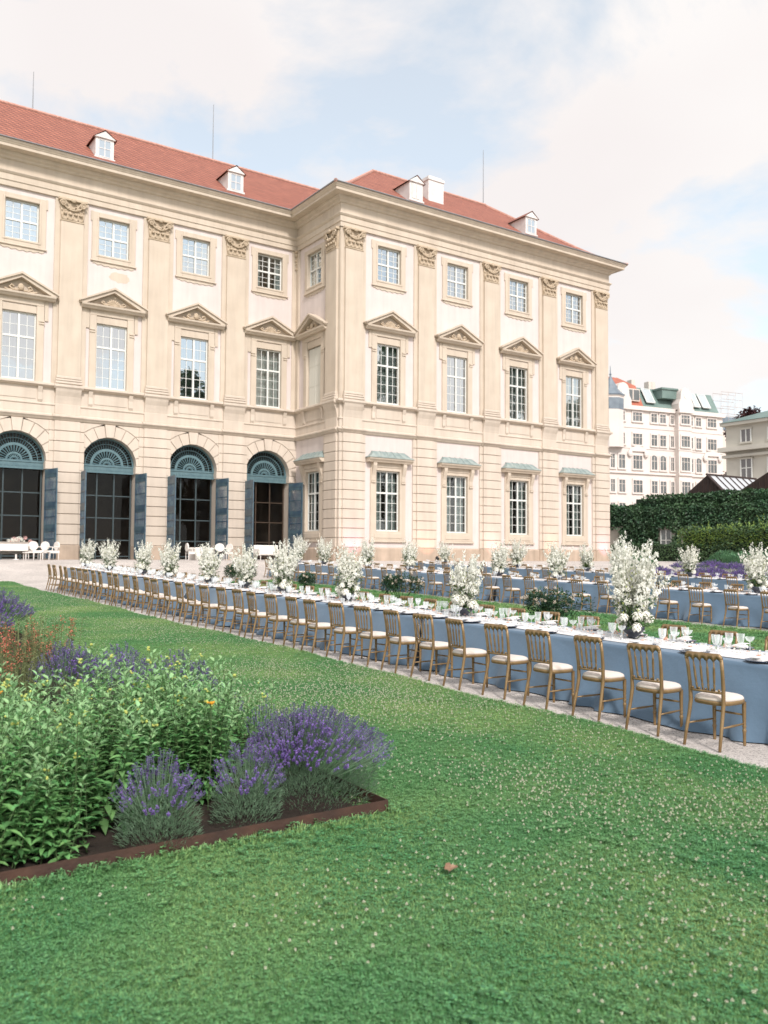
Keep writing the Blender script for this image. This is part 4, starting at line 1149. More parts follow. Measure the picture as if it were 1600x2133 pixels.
# ------------------------------------------------------------------ flower arrangements
m_pet = M('white_petal', (.88,.87,.80), .75, island=.08, transl=.42)
m_pet2 = M('cream_petal', (.87,.85,.76), .75, island=.08, transl=.2)
m_grn = M('sage_leaf', (.10,.17,.06), .6, island=.35, transl=.25)
m_lime = M('lime_bud', (.38,.42,.13), .7, island=.2, transl=.3)
m_bowl = M('dark_bowl', (.03,.035,.05), .25, (.05,.055,.07), 9)
def make_arr(seed, H, spread, nsp):
    r = random.Random(seed)
    bowl = MB(); bowl.lathe([(0,0),(.07,0),(.075,.012),(.06,.03),(.1,.06),(.135,.1),(.14,.14),(.132,.14),(.12,.1),(0,.09)], 18)
    sp, bl, fo, bu = MB(), MB(), MB(), MB()
    for k in range(nsp):
        a = r.uniform(0, 2*PI); tilt = abs(r.gauss(0, 1))*spread*.55 + .03
        h = H*r.uniform(.55, 1.0)*(1 - .28*min(1, tilt/spread/1.3))
        d = V((math.cos(a)*tilt, math.sin(a)*tilt, 1)).normalized()
        base = V((math.cos(a)*.05, math.sin(a)*.05, .12)); L_ = h/d.z
        bend = V((math.cos(a), math.sin(a), -.2))*L_*r.uniform(0,.12)
        P = lambda t: base + d*L_*t + bend*t*t
        fo.tube([P(0), P(.5), P(1)], [.004,.0035,.0015], 4, 0)
        t0 = r.uniform(.24,.4); nf = int(64*(1-t0)*L_/1.0)
        for j in range(nf):
            t = t0 + (1-t0)*j/nf; q = .062*(1-.55*((t-t0)/(1-t0))**1.5)*r.uniform(.75,1.2)
            aa = r.uniform(0, 2*PI); e = r.uniform(-.25,.5); o_ = V((math.cos(aa)*math.cos(e), math.sin(aa)*math.cos(e), math.sin(e)))
            c = P(t) + o_*q*.75; s = q*r.uniform(.55,.85); t1 = o_.orthogonal().normalized(); t2 = o_.cross(t1)
            ro = r.uniform(0, 2)
            u1, u2 = t1*math.cos(ro)+t2*math.sin(ro), t2*math.cos(ro)-t1*math.sin(ro)
            sp.add([c-u1*s+o_*s*.3, c-u2*s*.5, c+u1*s+o_*s*.3, c+u2*s*.5], [(0,1,2,3)]); sp.add([c-u2*s+o_*s*.35, c-u1*s*.5+o_*.003, c+u2*s+o_*s*.3, c+u1*s*.5+o_*.003], [(0,1,2,3)])
        for j in range(4):
            t = r.uniform(.1,.5); aa = r.uniform(0,2*PI)
            fo.leaf(P(t), V((math.cos(aa), math.sin(aa), .5)), V((0,0,1)), r.uniform(.06,.12), r.uniform(.02,.04), 0)
    for k in range(9):
        a = r.uniform(0, 2*PI); q = r.uniform(.08,.19); z = r.uniform(.12,.3)
        R = r.uniform(.05,.085); rose_ball(bl, (q*math.cos(a), q*math.sin(a), z), R, r, 34); bl.blob((q*math.cos(a), q*math.sin(a), z), R*.7, 8, 5, jit=.08, rnd=r)
    for k in range(16):
        a = r.uniform(0, 2*PI); q = r.uniform(.05,.27); z = r.uniform(.25,.66)*H/1.1
        R = r.uniform(.022,.042); rose_ball(bl, (q*math.cos(a), q*math.sin(a), z), R, r, 18); fo.tube([(0,0,.12),(q*math.cos(a), q*math.sin(a), z)], .0025, 3, 0)
    for k in range(190):
        a = r.uniform(0, 2*PI); q = r.uniform(.04,.24); z = r.uniform(.1,.5)
        fo.leaf(V((q*math.cos(a), q*math.sin(a), z)), V((math.cos(a+r.uniform(-1,1)), math.sin(a+r.uniform(-1,1)), r.uniform(-.3,.9))), V((0,0,1)), r.uniform(.05,.11), r.uniform(.02,.045), 0)
    for k in range(150):
        a = r.uniform(0, 2*PI); q = r.uniform(.02,.24); z = r.uniform(.2,.75)*H/1.1
        fo.leaf(V((q*math.cos(a), q*math.sin(a), z)), V((r.uniform(-1,1), r.uniform(-1,1), 1)), V((0,0,1)), r.uniform(.02,.045), .022, 1)
    return [('bowl', bowl.mesh('bowl', [m_bowl], True)), ('flower_spikes', sp.mesh('flower_spikes', [m_pet])), ('blossoms', bl.mesh('blossoms', [m_pet2])), ('foliage', fo.mesh('foliage', [m_grn, m_lime]))]
ARR = [make_arr(1, 1.24, .38, 44), make_arr(2, 1.0, .40, 36), make_arr(3, 1.02, .5, 34), make_arr(4, 1.1, .5, 38), make_arr(5, 1.04, .34, 30)]
A1 = [(7.35,0),(10.7,1),(14.19,4),(16.86,3),(18.78,2),(20.94,2),(23.75,4),(26.0,1),(29.4,2),(32.1,1)]
A2 = [(12.96,4),(17.3,3),(19.98,2),(22.73,1),(28.1,1),(31.1,4),(34.8,2),(37.3,3)]
A3 = [(20.7,2),(24.0,4),(25.85,1),(30.2,3),(35.7,2)]
for nm, xx, LL in (('front', 8.86, A1), ('middle', 20.4, A2), ('back', 28.2, A3)):
    for i, (y, k) in enumerate(LL):
        e = empty('flower_arrangement', (xx, y, G(xx, y)+.79), 'tall white delphinium arrangement in a dark bowl, %s from the right on the %s table' % (nth(i), nm), 'flower arrangement', 'white flower arrangements on the %s table' % nm, gr.uniform(0, 6.28))
        for n, me in ARR[k]: link(n, me, e)
        sc_ = gr.uniform(.98, 1.06); sc_ *= 1.18 if nm != 'front' else 1; e.scale = (sc_, sc_, sc_)
# ------------------------------------------------------------------ rose bushes
m_rleaf = M('rose_leaf', (.035,.085,.04), .5, island=.45, transl=.15)
m_rose = M('pale_rose', (.78,.64,.52), .75, island=.12, transl=.2)
def make_bush(seed, R, H, nl, nr):
    r = random.Random(seed); fo, ro, st = MB(), MB(), MB()
    lumps = [(r.uniform(-.6,.6)*R, r.uniform(-.6,.6)*R, H*r.uniform(.45,.72), r.uniform(.3,.48)*R) for k in range(9)]
    for x, y, z, q in lumps: st.tube([(x*.1,y*.1,0),(x*.6,y*.6,z*.5),(x,y,z)], [.015,.01,.005], 5)
    for k in range(nl):
        x, y, z, q = r.choice(lumps); d = V((r.gauss(0,1), r.gauss(0,1), r.gauss(0,.8))).normalized(); p = V((x,y,z)) + d*q*r.uniform(.55,1.08)
        if p.z < .08: p.z = r.uniform(.08,.3)
        fo.leaf(p, d + V((r.uniform(-.8,.8), r.uniform(-.8,.8), r.uniform(-.2,.6))), V((0,0,1)), r.uniform(.05,.085), r.uniform(.03,.05))
    for k in range(nr):
        x, y, z, q = r.choice(lumps); d = V((r.gauss(0,1), r.gauss(0,1), abs(r.gauss(.5,.6)))).normalized(); p = V((x,y,z)) + d*q*r.uniform(1.0,1.3)
        rose_ball(ro, p, r.uniform(.032,.055), r, 18); st.tube([(x,y,z), p], .004, 4)
    return [('foliage', fo.mesh('foliage', [m_rleaf])), ('roses', ro.mesh('roses', [m_rose])), ('stems', st.mesh('stems', [m_stem]))]
BU = [make_bush(1, .8, .98, 2600, 26), make_bush(2, .7, 1.05, 2400, 34), make_bush(3, .5, .8, 1300, 10)]
for x, y, k, lab in ((14.7,14.4,0,'dark green rose bush with cream roses behind the tallest front arrangement'),(16.6,23.3,1,'bushy rose bush with many blush roses, between front and middle table'),(16.2,28.9,2,'small dark rose bush behind the fourth front arrangement'),(15.6,33.6,1,'farthest rose bush, nearest to the arcade doors'),(25.2,19.4,2,'little rose bush between the middle and the back table')):
    e = empty('rose_bush', (x, y, G(x, y)), lab, 'rose bush', 'rose bushes between the tables', k*1.3)
    for n, me in BU[k]: link(n, me, e)
# ------------------------------------------------------------------ flower bed
b = sheet(fr(-14, BEDX-.02, .4), fr(BEDY0+.02, BEDY1, .4), .03); o = b.build('bed_soil', m_soil, smooth=True); tag(o, 'dark soil of the flower bed', None, None, 'structure')
m_cort = M('rusty_steel', (.075,.036,.024), .75, (.045,.024,.018), 5, .3, 30)
b = MB(); T = .008; H = .105
def strip_wall(p0, p1, n=24):
    for k in range(n):
        a, c = [(p0[0]+(p1[0]-p0[0])*t/n, p0[1]+(p1[1]-p0[1])*t/n) for t in (k, k+1)]
        dx, dy = p1[0]-p0[0], p1[1]-p0[1]; l = math.hypot(dx, dy); nx, ny = -dy/l*T, dx/l*T
        za, zc = G(*a), G(*c)
        vs = [(a[0],a[1],za-.03),(c[0],c[1],zc-.03),(c[0],c[1],zc+H),(a[0],a[1],za+H)]
        vs += [(x+nx, y+ny, z) for x, y, z in vs]
        b.add(vs, [(0,1,2,3),(7,6,5,4),(3,2,6,7)])
strip_wall((-14, BEDY0), (BEDX, BEDY0)); strip_wall((BEDX, BEDY0), (BEDX, BEDY1))
o = b.build('bed_edging', m_cort); tag(o, 'low rusty steel edging round the flower bed', 'edging')
m_pl1 = M('perennial_leaf', (.11,.285,.095), .5, (.18,.36,.125), 1.5, island=.4, transl=.3)
m_pl2 = M('perennial_young', (.30,.50,.235), .5, island=.3, transl=.35)
m_bud = M('yellow_bud', (.45,.48,.12), .6, island=.2)
m_yel = M('yellow_petal', (.75,.37,.02), .6, island=.15, transl=.2)
def perennial(seed, H):
    r = random.Random(seed); b = MB()
    for k in range(5):
        a = r.uniform(0, 2*PI); q = r.uniform(.02,.12); base = V((q*math.cos(a), q*math.sin(a), 0)); h = H*r.uniform(.72,1.05)
        top = base + V((r.uniform(-.2,.2), r.uniform(-.2,.2), h)); b.tube([base, base.lerp(top,.5)+V((r.uniform(-.03,.03),r.uniform(-.03,.03),0)), top], [.0045,.0035,.002], 4, 2)
        if r.random() < .13:
            for j in range(4): b.blob(top + V((r.uniform(-.02,.02), r.uniform(-.02,.02), r.uniform(0,.03))), r.uniform(.006,.011), 6, 4, 3)
        nn = int(h/.042)
        for j in range(1, nn+1):
            t = j/nn; p = base.lerp(top, t); ph = j*PI/2*1.0 + k
            for s in (0, PI):
                aa = ph + s + r.uniform(-.3,.3); up = .15 + .9*t**3
                L_ = (.125 - .06*t)*r.uniform(.7,1.2)
                d = V((math.cos(aa), math.sin(aa), up + r.uniform(-.35,.25))); W_ = L_*r.uniform(.33,.45)
                dd = d.normalized(); w_ = dd.cross(V((0,0,1))).normalized(); u = w_.cross(dd)
                m_ = 1 if t > .8 else 0
                q1, q2, tip = p + dd*L_*.3, p + dd*L_*.65 - V((0,0,L_*.04)), p + dd*L_ - V((0,0,L_*.2))
                b.add([p, q1+w_*W_*.5+u*W_*.14, q1, q1-w_*W_*.5+u*W_*.14, q2+w_*W_*.36+u*W_*.1, q2, q2-w_*W_*.36+u*W_*.1, tip], [(0,2,1),(0,3,2),(1,2,5,4),(2,3,6,5),(4,5,7),(5,6,7)], m_)
    return b
hp = bpy.data.collections.new('perennial_sources')
for i in range(4): hp.objects.link(bpy.data.objects.new('perennial_plant', perennial(i, .70 + .06*i).mesh('perennial_plant', [m_pl1, m_pl2, m_stem, m_bud])))
def dpl(x, y, z):
    if x > 3.42 or y < 5.34 or x/y < -.12: return 0
    lim = 7.7 + .25*math.sin(x*2.3) + .35*ss(2.6, 3.2, x)
    if y > lim: return 0
    e = (x-2.3)/1.3
    if x > 2.75 and y < 6.3: return 0
    if x > 2.3 and y < 5.95: return 0
    if x > 1.55 and y < 5.72: return 0
    if x > 3.05: return 8
    return 33
b_ = densmesh('leafy_perennials', fr(-1.4, 3.5, .12), fr(5.3, 10.8, .12), .03, dpl); scatter('leafy_perennials', b_, hp, 'dense mass of bright green leafy perennials filling the flower bed', .72, 1.15, 4)
# lavender
m_lf = M('lavender_leaf', (.17,.27,.165), .7, island=.3, transl=.2)
m_lv = M('lavender_flower', (.21,.125,.385), .75, island=.35, transl=.25)
def make_lav(seed, R, H, ns, nleaf, lean=(0,0), big=1.0):
    r = random.Random(seed); fo, fl = MB(), MB()
    for k in range(ns):
        a = r.uniform(0, 2*PI); q = math.sqrt(r.random()); d0 = V((math.cos(a)*q, math.sin(a)*q, 0))
        tip = V((d0.x*R + lean[0]*q, d0.y*R + lean[1]*q, H*(1-.42*q*q)*r.uniform(.82,1.08))); base = V((d0.x*R*.3, d0.y*R*.3, .05))
        mid = base.lerp(tip, .55) + V((0,0,.05*H))
        fo.tube([mid, tip], .0022*big, 3)
        dr = (tip-mid).normalized(); L_ = r.uniform(.04,.075)*big; n = 7
        for j in range(n):
            p = tip - dr*L_*(j/n)
            for s in range(2):
                aa = r.uniform(0, 2*PI); t1 = dr.orthogonal().normalized(); t2 = dr.cross(t1); d = t1*math.cos(aa)+t2*math.sin(aa)+dr*.6
                fl.leaf(p, d, dr, .014*big*r.uniform(.7,1.25), .010*big)
    for k in range(nleaf):
        a = r.uniform(0, 2*PI); q = math.sqrt(r.random()); e = r.uniform(.05,.62)
        p = V((math.cos(a)*q*R*.85 + lean[0]*q*.6, math.sin(a)*q*R*.85 + lean[1]*q*.6, H*e*(1-.35*q*q)))
        fo.leaf(p, V((math.cos(a)*q+r.uniform(-.5,.5), math.sin(a)*q+r.uniform(-.5,.5), r.uniform(.3,1.2))), V((0,0,1)), r.uniform(.03,.06)*big, .006*big)
    return [('foliage', fo.mesh('foliage', [m_lf])), ('flower_spikes', fl.mesh('flower_spikes', [m_lv]))]
def put_lav(x, y, me, label, rz=0):
    e = empty('lavender', (x, y, G(x, y)+.02), label, 'lavender', 'lavender clumps', rz)
    for n, m_ in me: link(n, m_, e)
put_lav(3.2, 5.78, make_lav(1, .56, .67, 1050, 5600, (.14,-.05)), 'large purple lavender clump spilling over the corner of the bed')
put_lav(2.62, 5.48, make_lav(2, .27, .56, 150, 1800), 'small sparse lavender beside the large corner clump')
put_lav(1.98, 5.42, make_lav(3, .30, .55, 190, 2200), 'lavender clump with violet tufts at the front edge of the leafy plants')
LB = make_lav(6, .42, .76, 300, 600, (0,0), 1.35)
put_lav(3.3, 8.55, LB, 'right end of the lavender band behind the leafy plants'); put_lav(2.95, 9.3, LB, 'middle of the lavender band behind the leafy plants', 1); put_lav(2.55, 9.9, LB, 'left end of the lavender band behind the leafy plants', 2)
put_lav(3.3, 7.3, make_lav(7, .18, .66, 40, 200), 'few lavender stems at the far edge of the leafy plants')
put_lav(3.32, 6.6, make_lav(8, .2, .62, 45, 200), 'thin lavender stems just behind the large corner clump')
LB2 = make_lav(9, .75, .9, 420, 500, (0,0), 1.9)
for k, (x, y) in enumerate(((2.3,15.2),(1.5,14.2),(3.1,17.4),(2.1,16.8))): put_lav(x, y, LB2, ['front', 'left', 'rear', 'middle'][k] + ' clump of the far lavender patch at the left edge', k)
# red bellflowers
m_red = M('red_petal', (.62,.19,.125), .65, island=.25, transl=.25)
m_olive = M('olive_leaf', (.19,.22,.095), .7, island=.35, transl=.3)
def make_red(seed):
    r = random.Random(seed); fo, fl = MB(), MB()
    for k in range(95):
        a = r.uniform(0, 2*PI); q = math.sqrt(r.random())*.5; base = V((q*math.cos(a), q*math.sin(a), 0)); h = r.uniform(.6,.98)
        top = base*1.15 + V((r.uniform(-.06,.06), r.uniform(-.06,.06), h)); fo.tube([base, top], .003, 3)
        for j in range(22):
            p = base.lerp(top, r.uniform(.15,1.0)); aa = r.uniform(0, 2*PI); fo.leaf(p, V((math.cos(aa), math.sin(aa), r.uniform(.2,1))), V((0,0,1)), r.uniform(.03,.07), .015)
        if k % 4 == 0:
            for j in range(20):
                p = base.lerp(top, r.uniform(.8,1.04)) + V((r.uniform(-.03,.03), r.uniform(-.03,.03), 0)); aa = r.uniform(0, 2*PI); fl.leaf(p, V((math.cos(aa), math.sin(aa), -.3)), V((0,0,1)), r.uniform(.022,.035), .02)
    return [('foliage', fo.mesh('foliage', [m_olive])), ('blossoms', fl.mesh('blossoms', [m_red]))]
RED = [make_red(1), make_red(2)]
for k, (x, y, lab) in enumerate(((1.55,9.3,'nearest clump of red flowers on olive stems, left edge of the bed'),(2.0,10.3,'middle clump of red flowers before the far lavender'),(1.7,11.5,'rear clump of red flowers before the far lavender'),(2.45,11.2,'right-hand clump of red flowers next to the lavender band'),(.75,9.0,'clump of red flowers cut by the left edge of the photo'))):
    e = empty('red_flower_clump', (x, y, G(x, y)), lab, 'red flowers', 'red flower clumps', k*1.1)
    for n, me in RED[k % 2]: link(n, me, e)
# two yellow flowers, a dry leaf
def make_yel(h):
    st, pe = MB(), MB(); r = random.Random(3)
    st.tube([(0,0,0),(.02,0,h*.6),(.01,.0,h)], .004, 4); c = V((.01,0,h))
    for k in range(13): a = 2*PI*k/13; pe.leaf(c, V((math.cos(a), math.sin(a)-.5, .35*math.cos(a*2)+.4)), V((0,-.5,1)), .036, .016, 0, .1)
    pe.blob(c + V((0,-.005,.006)), .012, 6, 4)
    return [('stem', st.mesh('stem', [m_stem])), ('flower_head', pe.mesh('flower_head', [m_yel]))]
YE = make_yel(.76)
for x, y, lab in ((2.50,5.86,'orange-yellow daisy above the leafy plants, beside the lavender'),(1.30,7.0,'yellow daisy at the left edge of the leafy plants')):
    e = empty('yellow_flower', (x, y, G(x, y)+.02), lab, 'yellow flower', 'yellow flowers')
    for n, me in YE: link(n, me, e)
m_dry = M('dry_leaf', (.30,.19,.12), .8, (.2,.11,.065), 30)
b = MB(); r = random.Random(8); n = 18
vs = [(0,0,.02)]
for k in range(n):
    a = 2*PI*k/n; q = (.035 + .026*abs(math.cos(a*2.5)))*(1+r.uniform(-.15,.15)); vs.append((q*math.cos(a)*1.25, q*math.sin(a), .012 + .022*abs(math.sin(a*1.5)) + r.uniform(0,.01)))
b.add(vs, [(0,k+1,(k+1) % n+1) for k in range(n)]); b.tube([(.04,0,.02),(.075,.01,.03)], .002, 4)
o = b.build('dry_leaf', m_dry, loc=(3.23, 4.03, G(3.23,4.03)+.045)); o.scale = (.85,.85,.9); tag(o, 'curled brown leaf lying on the lawn', 'leaf')
# ------------------------------------------------------------------ terrace furniture
m_up = M('white_upholstery', (.76,.71,.66), .85, (.7,.65,.6), 8)
m_pk = M('pink_petal', (.72,.42,.38), .7, island=.2)
def armchair():
    se, ba = MB(), MB(); legs = []
    se.cham(-.3,.3,-.28,.28,.36,.5,.05)
    pts = [(.27*math.cos(a), .74+.24*math.sin(a)) for a in [2*PI*k/20 for k in range(20)]]
    ba.prism(pts, 'y', .25, .31)
    for s in (-1,1): ba.tube([(s*.28,.27,.68),(s*.31,.05,.7),(s*.31,-.12,.66),(s*.3,-.14,.48)], .025, 6)
    for x, y in ((-.26,-.24),(.26,-.24),(-.26,.25),(.26,.25)):
        l = MB(); l.lathe([(.014,0),(.02,.1),(.026,.36)], 8, (x,y,0)); legs.append(l)
    return [('seat', se.mesh('seat', [m_up]))] + [('backrest', ba.mesh('backrest', [m_up]))] + [('leg', l.mesh('leg', [m_up])) for l in legs]
AC = armchair()
def put_ac(x, y, rz, lab):
    e = empty('armchair', (x, y, G(x, y)), lab, 'armchair', 'white armchairs on the terrace', rz)
    for n, me in AC: link(n, me, e)
for x, y, rz, lab in ((10.45,47.3,.3,'white round-back armchair next to the sofa, far left of the terrace'),(10.95,48.3,-.9,'white oval-back armchair before the first pier of the arcade'),(11.45,48.2,-1.3,'white armchair pressed close to the first pier'),(18.9,47.2,1.5,'white armchair left of the covered table at the third door'),(20.3,46.6,2.9,'white armchair with its back turned, before the covered table'),(21.2,47.6,-1.2,'white armchair right of the covered table at the third door')): put_ac(x, y, rz, lab)
def sofa():
    a, c = MB(), MB(); a.cham(-.85,.85,-.35,.35,.3,.48,.05); c.cham(-.85,.85,.27,.38,.45,.92,.04)
    for s in (-1,1): c.cham(s*.85-.06, s*.85+.06, -.33, .3, .45, .68, .03)
    legs = []
    for x in (-.75,.75):
        for y in (-.28,.3): l = MB(); l.lathe([(.016,0),(.028,.3)], 8, (x,y,0)); legs.append(l)
    return [('seat', a.mesh('seat', [m_up])), ('backrest', c.mesh('backrest', [m_up]))] + [('leg', l.mesh('leg', [m_up])) for l in legs]
SO = sofa()
for x, y, rz, lab in ((9.0,46.6,PI,'white sofa seen from behind, at the left edge of the terrace'),(23.9,47.4,.1,'white sofa before the rightmost arcade door')):
    e = empty('sofa', (x, y, G(x, y)), lab, 'sofa', 'white sofas on the terrace', rz)
    for n, me in SO: link(n, me, e)
b = MB(); b.cham(-.55,.55,-.55,.55,.02,.74,.03); o = b.build('covered_table', m_up, loc=(19.7,47.8,G(19.7,47.8))); tag(o, 'small table under a white cloth among the terrace armchairs', 'table')
e = empty('low_table', (9.9,45.6,G(9.9,45.6)), 'low white table in front of the left sofa', 'table')
b = MB(); b.cham(-.4,.4,-.3,.3,.36,.42,.02); b.build('table_top', m_up, e)
for x in (-.34,.34):
    for y in (-.24,.24): b = MB(); b.lathe([(.015,0),(.025,.36)], 8, (x,y,0)); b.build('leg', m_up, e)
e = empty('side_table', (9.75,48.6,G(9.75,48.6)), 'round white table carrying the pink bouquet', 'table')
b = MB(); b.lathe([(0,.7),(.35,.7),(.35,.73),(0,.73)], 20); b.build('table_top', m_up, e)
b = MB(); b.lathe([(.2,0),(.05,.05),(.04,.7)], 12); b.build('pedestal', m_up, e)
b, b2 = MB(), MB(); r = random.Random(9)
for k in range(16): rose_ball(b, (r.gauss(0,.22), r.gauss(0,.15), .28+r.uniform(-.1,.16)), r.uniform(.09,.14), r, 20, 0 if k % 3 else 1)
e = empty('bouquet', (9.75,48.6,G(9.75,48.6)+.73), 'pink and white bouquet on the terrace table at the left', 'bouquet')
b.build('blossoms', [m_pet2, m_pk], e); b2.lathe([(.0,0),(.1,0),(.14,.2),(.12,.22)], 12); b2.build('bowl', m_up, e)
# ------------------------------------------------------------------ right-hand background: hedges, ivy wall, far houses
def leafbox(b, n, x0, x1, y0, y1, z0, z1, size, r, faces='wlst', jit=.12, up=.3):
    """leaves over the faces of a box: w=-x, e=+x, s=-y, t=top"""
    ar = {'w': (y1-y0)*(z1-z0), 'e': (y1-y0)*(z1-z0), 's': (x1-x0)*(z1-z0), 't': (x1-x0)*(y1-y0)}
    fs = [f for f in 'west' if f in faces]; tot = sum(ar[f] for f in fs)
    for f in fs:
        for k in range(int(n*ar[f]/tot)):
            x, y, z = r.uniform(x0,x1), r.uniform(y0,y1), r.uniform(z0,z1)
            nrm = {'w': V((-1,0,.2)), 'e': V((1,0,.2)), 's': V((0,-1,.2)), 't': V((0,0,1))}[f]
            if f == 'w': x = x0
            if f == 'e': x = x1
            if f == 's': y = y0
            if f == 't': z = z1
            q = noise.noise((x*.7, y*.7, z*.9))
            p = V((x,y,z)) + nrm*(q*jit*2 + r.uniform(-jit, jit))
            b.leaf(p, V((r.uniform(-1,1), r.uniform(-1,1), r.uniform(-1,.6))) + nrm*.7, nrm, size*r.uniform(.6,1.3), size*r.uniform(.5,.9))
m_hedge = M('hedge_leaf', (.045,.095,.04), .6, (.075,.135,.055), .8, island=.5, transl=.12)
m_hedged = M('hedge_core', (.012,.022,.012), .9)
m_ivy = M('ivy_leaf', (.038,.095,.046), .5, (.07,.14,.062), .5, island=.5, transl=.1)
m_shr = M('shrub_leaf', (.28,.40,.11), .6, island=.4, transl=.3)
r = random.Random(14)
# ivy wall
e = empty('ivy_wall', (63, 42, 1.56), 'long garden wall building smothered in dark ivy in two tiers', 'ivy wall'); E0 = V((63,42,1.56))
def epart(b, name, mats, e, E0, smooth=False):
    o = b.build(name, mats, e, smooth); o.location = -E0; return o
b = MB(); b.box(62.3,66,24,60,1.5,6.1); b.box(63.2,66,24,52,6.1,7.1); epart(b, 'wall', M('dark_green_wall', (.022,.042,.024), .9, (.035,.05,.028), .6), e, E0)  # wall coloured dark green behind the leaves, filling gaps in the ivy
b = MB()
gaps = [(53.0,54.6,1.5,4.4),(47.3,48.6,2.0,4.3),(45.6,46.4,2.0,3.9)]
def okl(p): return not any(g_[0] < p.y < g_[1] and g_[2] < p.z < g_[3] and p.x < 63 for g_ in gaps)
tmp = MB(); leafbox(tmp, 22000, 62.15,62.9,24,59,1.5,6.2,.24, r, 'wt', .1); leafbox(tmp, 6000, 63.0,64,24,51,6.1,7.15,.24, r, 'wt', .1); leafbox(tmp, 1500, 62.6,64,51,60,5.6,6.4,.3, r, 'wt', .14)
for k in range(0, len(tmp.v), 4):
    if okl(V(tmp.v[k])): b.add(tmp.v[k:k+4], [(0,1,2),(0,2,3)])
b2 = MB()
epart(b, 'ivy', m_ivy, e, E0)
b = MB()
for g_ in gaps: b.box(62.2, 62.3, g_[0]-.25, g_[1]+.25, 1.5, g_[3]+.25)
epart(b, 'bare_plaster', M('garden_wall', (.50,.46,.40), .9, (.38,.35,.30), .6), e, E0)
b = MB()
for yy0, yy1, z0, z1 in ((47.45,48.45,2.1,4.2),):
    b.box(62.16,62.2,yy0,yy1,z0,z1,0); b.box(62.1,62.18,yy0-.08,yy0,z0,z1,1); b.box(62.1,62.18,yy1,yy1+.08,z0,z1,1); b.box(62.11,62.17,(yy0+yy1)/2-.04,(yy0+yy1)/2+.04,z0,z1,1); b.box(62.12,62.165,yy0,yy1,3.3,3.38,1)
epart(b, 'window', [M('grey_pane', (.2,.22,.22), .15, spec=.7), m_wfr], e, E0)
# low clipped hedge
e = empty('clipped_hedge', (57, 48, 1.56), 'low dark clipped hedge in front of the ivy wall', 'hedge'); E0 = V((57,48,1.56))
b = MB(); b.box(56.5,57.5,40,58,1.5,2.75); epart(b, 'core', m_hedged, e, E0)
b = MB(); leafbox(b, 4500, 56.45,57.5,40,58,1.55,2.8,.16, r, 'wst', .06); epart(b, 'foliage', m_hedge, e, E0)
# big shrub
e = empty('overgrown_hedge', (48.5, 31, 1.56), 'tall square hedge with shaggy yellow-green top shoots', 'hedge'); E0 = V((48.5,31,1.56))
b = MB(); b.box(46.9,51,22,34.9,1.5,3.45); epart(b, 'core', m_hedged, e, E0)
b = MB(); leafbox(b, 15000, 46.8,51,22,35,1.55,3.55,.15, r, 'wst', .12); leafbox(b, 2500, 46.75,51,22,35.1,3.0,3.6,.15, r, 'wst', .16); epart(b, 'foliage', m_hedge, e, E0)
b = MB()
for k in range(330):
    x, y = r.uniform(46.8,50.5), r.uniform(22,35); z0 = 3.45; h = abs(r.gauss(0,.32)) + .12
    if y > 34: h *= .6
    d = V((r.uniform(-.5,.5), r.uniform(-.5,.5), 1)).normalized(); p0 = V((x,y,z0))
    for j in range(10): 
        p = p0 + d*h*j/9; a = r.uniform(0,6.28); b.leaf(p, d + V((math.cos(a), math.sin(a), 0))*.8, V((0,0,1)), .14, .07)
for k in range(2600):
    x, y = 46.75 + r.uniform(-.12,.1), r.uniform(22,35.1); b.leaf(V((x,y,r.gauss(3.1,.28))), V((-1, r.uniform(-1,1), r.uniform(-.2,1))), V((0,0,1)), .15, .08)
epart(b, 'shoots', m_shr, e, E0)
# far lavender and green mounds behind the back table
LBF = make_lav(31, .75, .55, 260, 260, (0,0), 2.6)
m_mound = M('mound_leaf', (.11,.24,.12), .7, island=.35, transl=.2)
r = random.Random(17)
for k in range(26):
    x, y = 33.6 + (k % 3)*1.3 + r.uniform(-.3,.3), 17.5 + (k//3)*1.35 + r.uniform(-.3,.3)
    put_lav(x, y, LBF, 'lavender of the far bed behind the back table', r.uniform(0,6)); 
    col.objects[-1].parent['group'] = 'lavender of the far bed'
b = MB()
for k in range(700):
    a = r.uniform(0, 2*PI); q = math.sqrt(r.random()); b.leaf(V((q*math.cos(a)*.9, q*math.sin(a)*.9, .75*(1-q*q*.7)*r.uniform(.6,1))), V((math.cos(a)*q, math.sin(a)*q, r.uniform(.2,1))), V((0,0,1)), .16, .05)
MO = b.mesh('green_mound', [m_mound])
for k, (x, y) in enumerate(((38.0,22.2),(38.4,23.6),(37.8,24.8),(38.3,26.0),(36.0,29.3),(36.6,30.4),(38.4,20.6),(38.0,19.0))):
    tag(link('green_mound', MO, None, (x, y, G(x, y)), k), 'feathery green mound in the far lavender bed', 'plant', 'green mounds in the far bed')
# ------------------------------------------------------------------ far houses
m_apt = M('apartment_plaster', (.68,.615,.565), .9, (.63,.565,.52), .3)
m_apt2 = M('apartment_darker', (.60,.53,.47), .9)  # darker plaster tone for glazing bars, chimneys and annex
m_win = M('far_pane', (.09,.10,.10), .3, (.16,.17,.17), .35, spec=.4)
m_cop = M('green_copper_roof', (.17,.235,.21), .6, (.125,.185,.165), .6)
m_slate = M('slate_turret', (.20,.24,.27), .5, (.14,.17,.2), .8)
m_redr = M('red_roof', (.42,.14,.09), .8, (.34,.11,.07), .8)
D0 = V((115.7, 96.5, 0)); DX = V((20.4, -3.8, 0)).normalized(); NY = V((DX.y, -DX.x, 0))     # outward normal
apt = empty('apartment_house', D0 + DX*10 + V((0,0,1.5)), 'pale apartment house with grey turret and green copper roof beyond the ivy', 'apartment house')
rza = math.atan2(DX.y, DX.x)
apt.rotation_euler = (0, 0, rza)
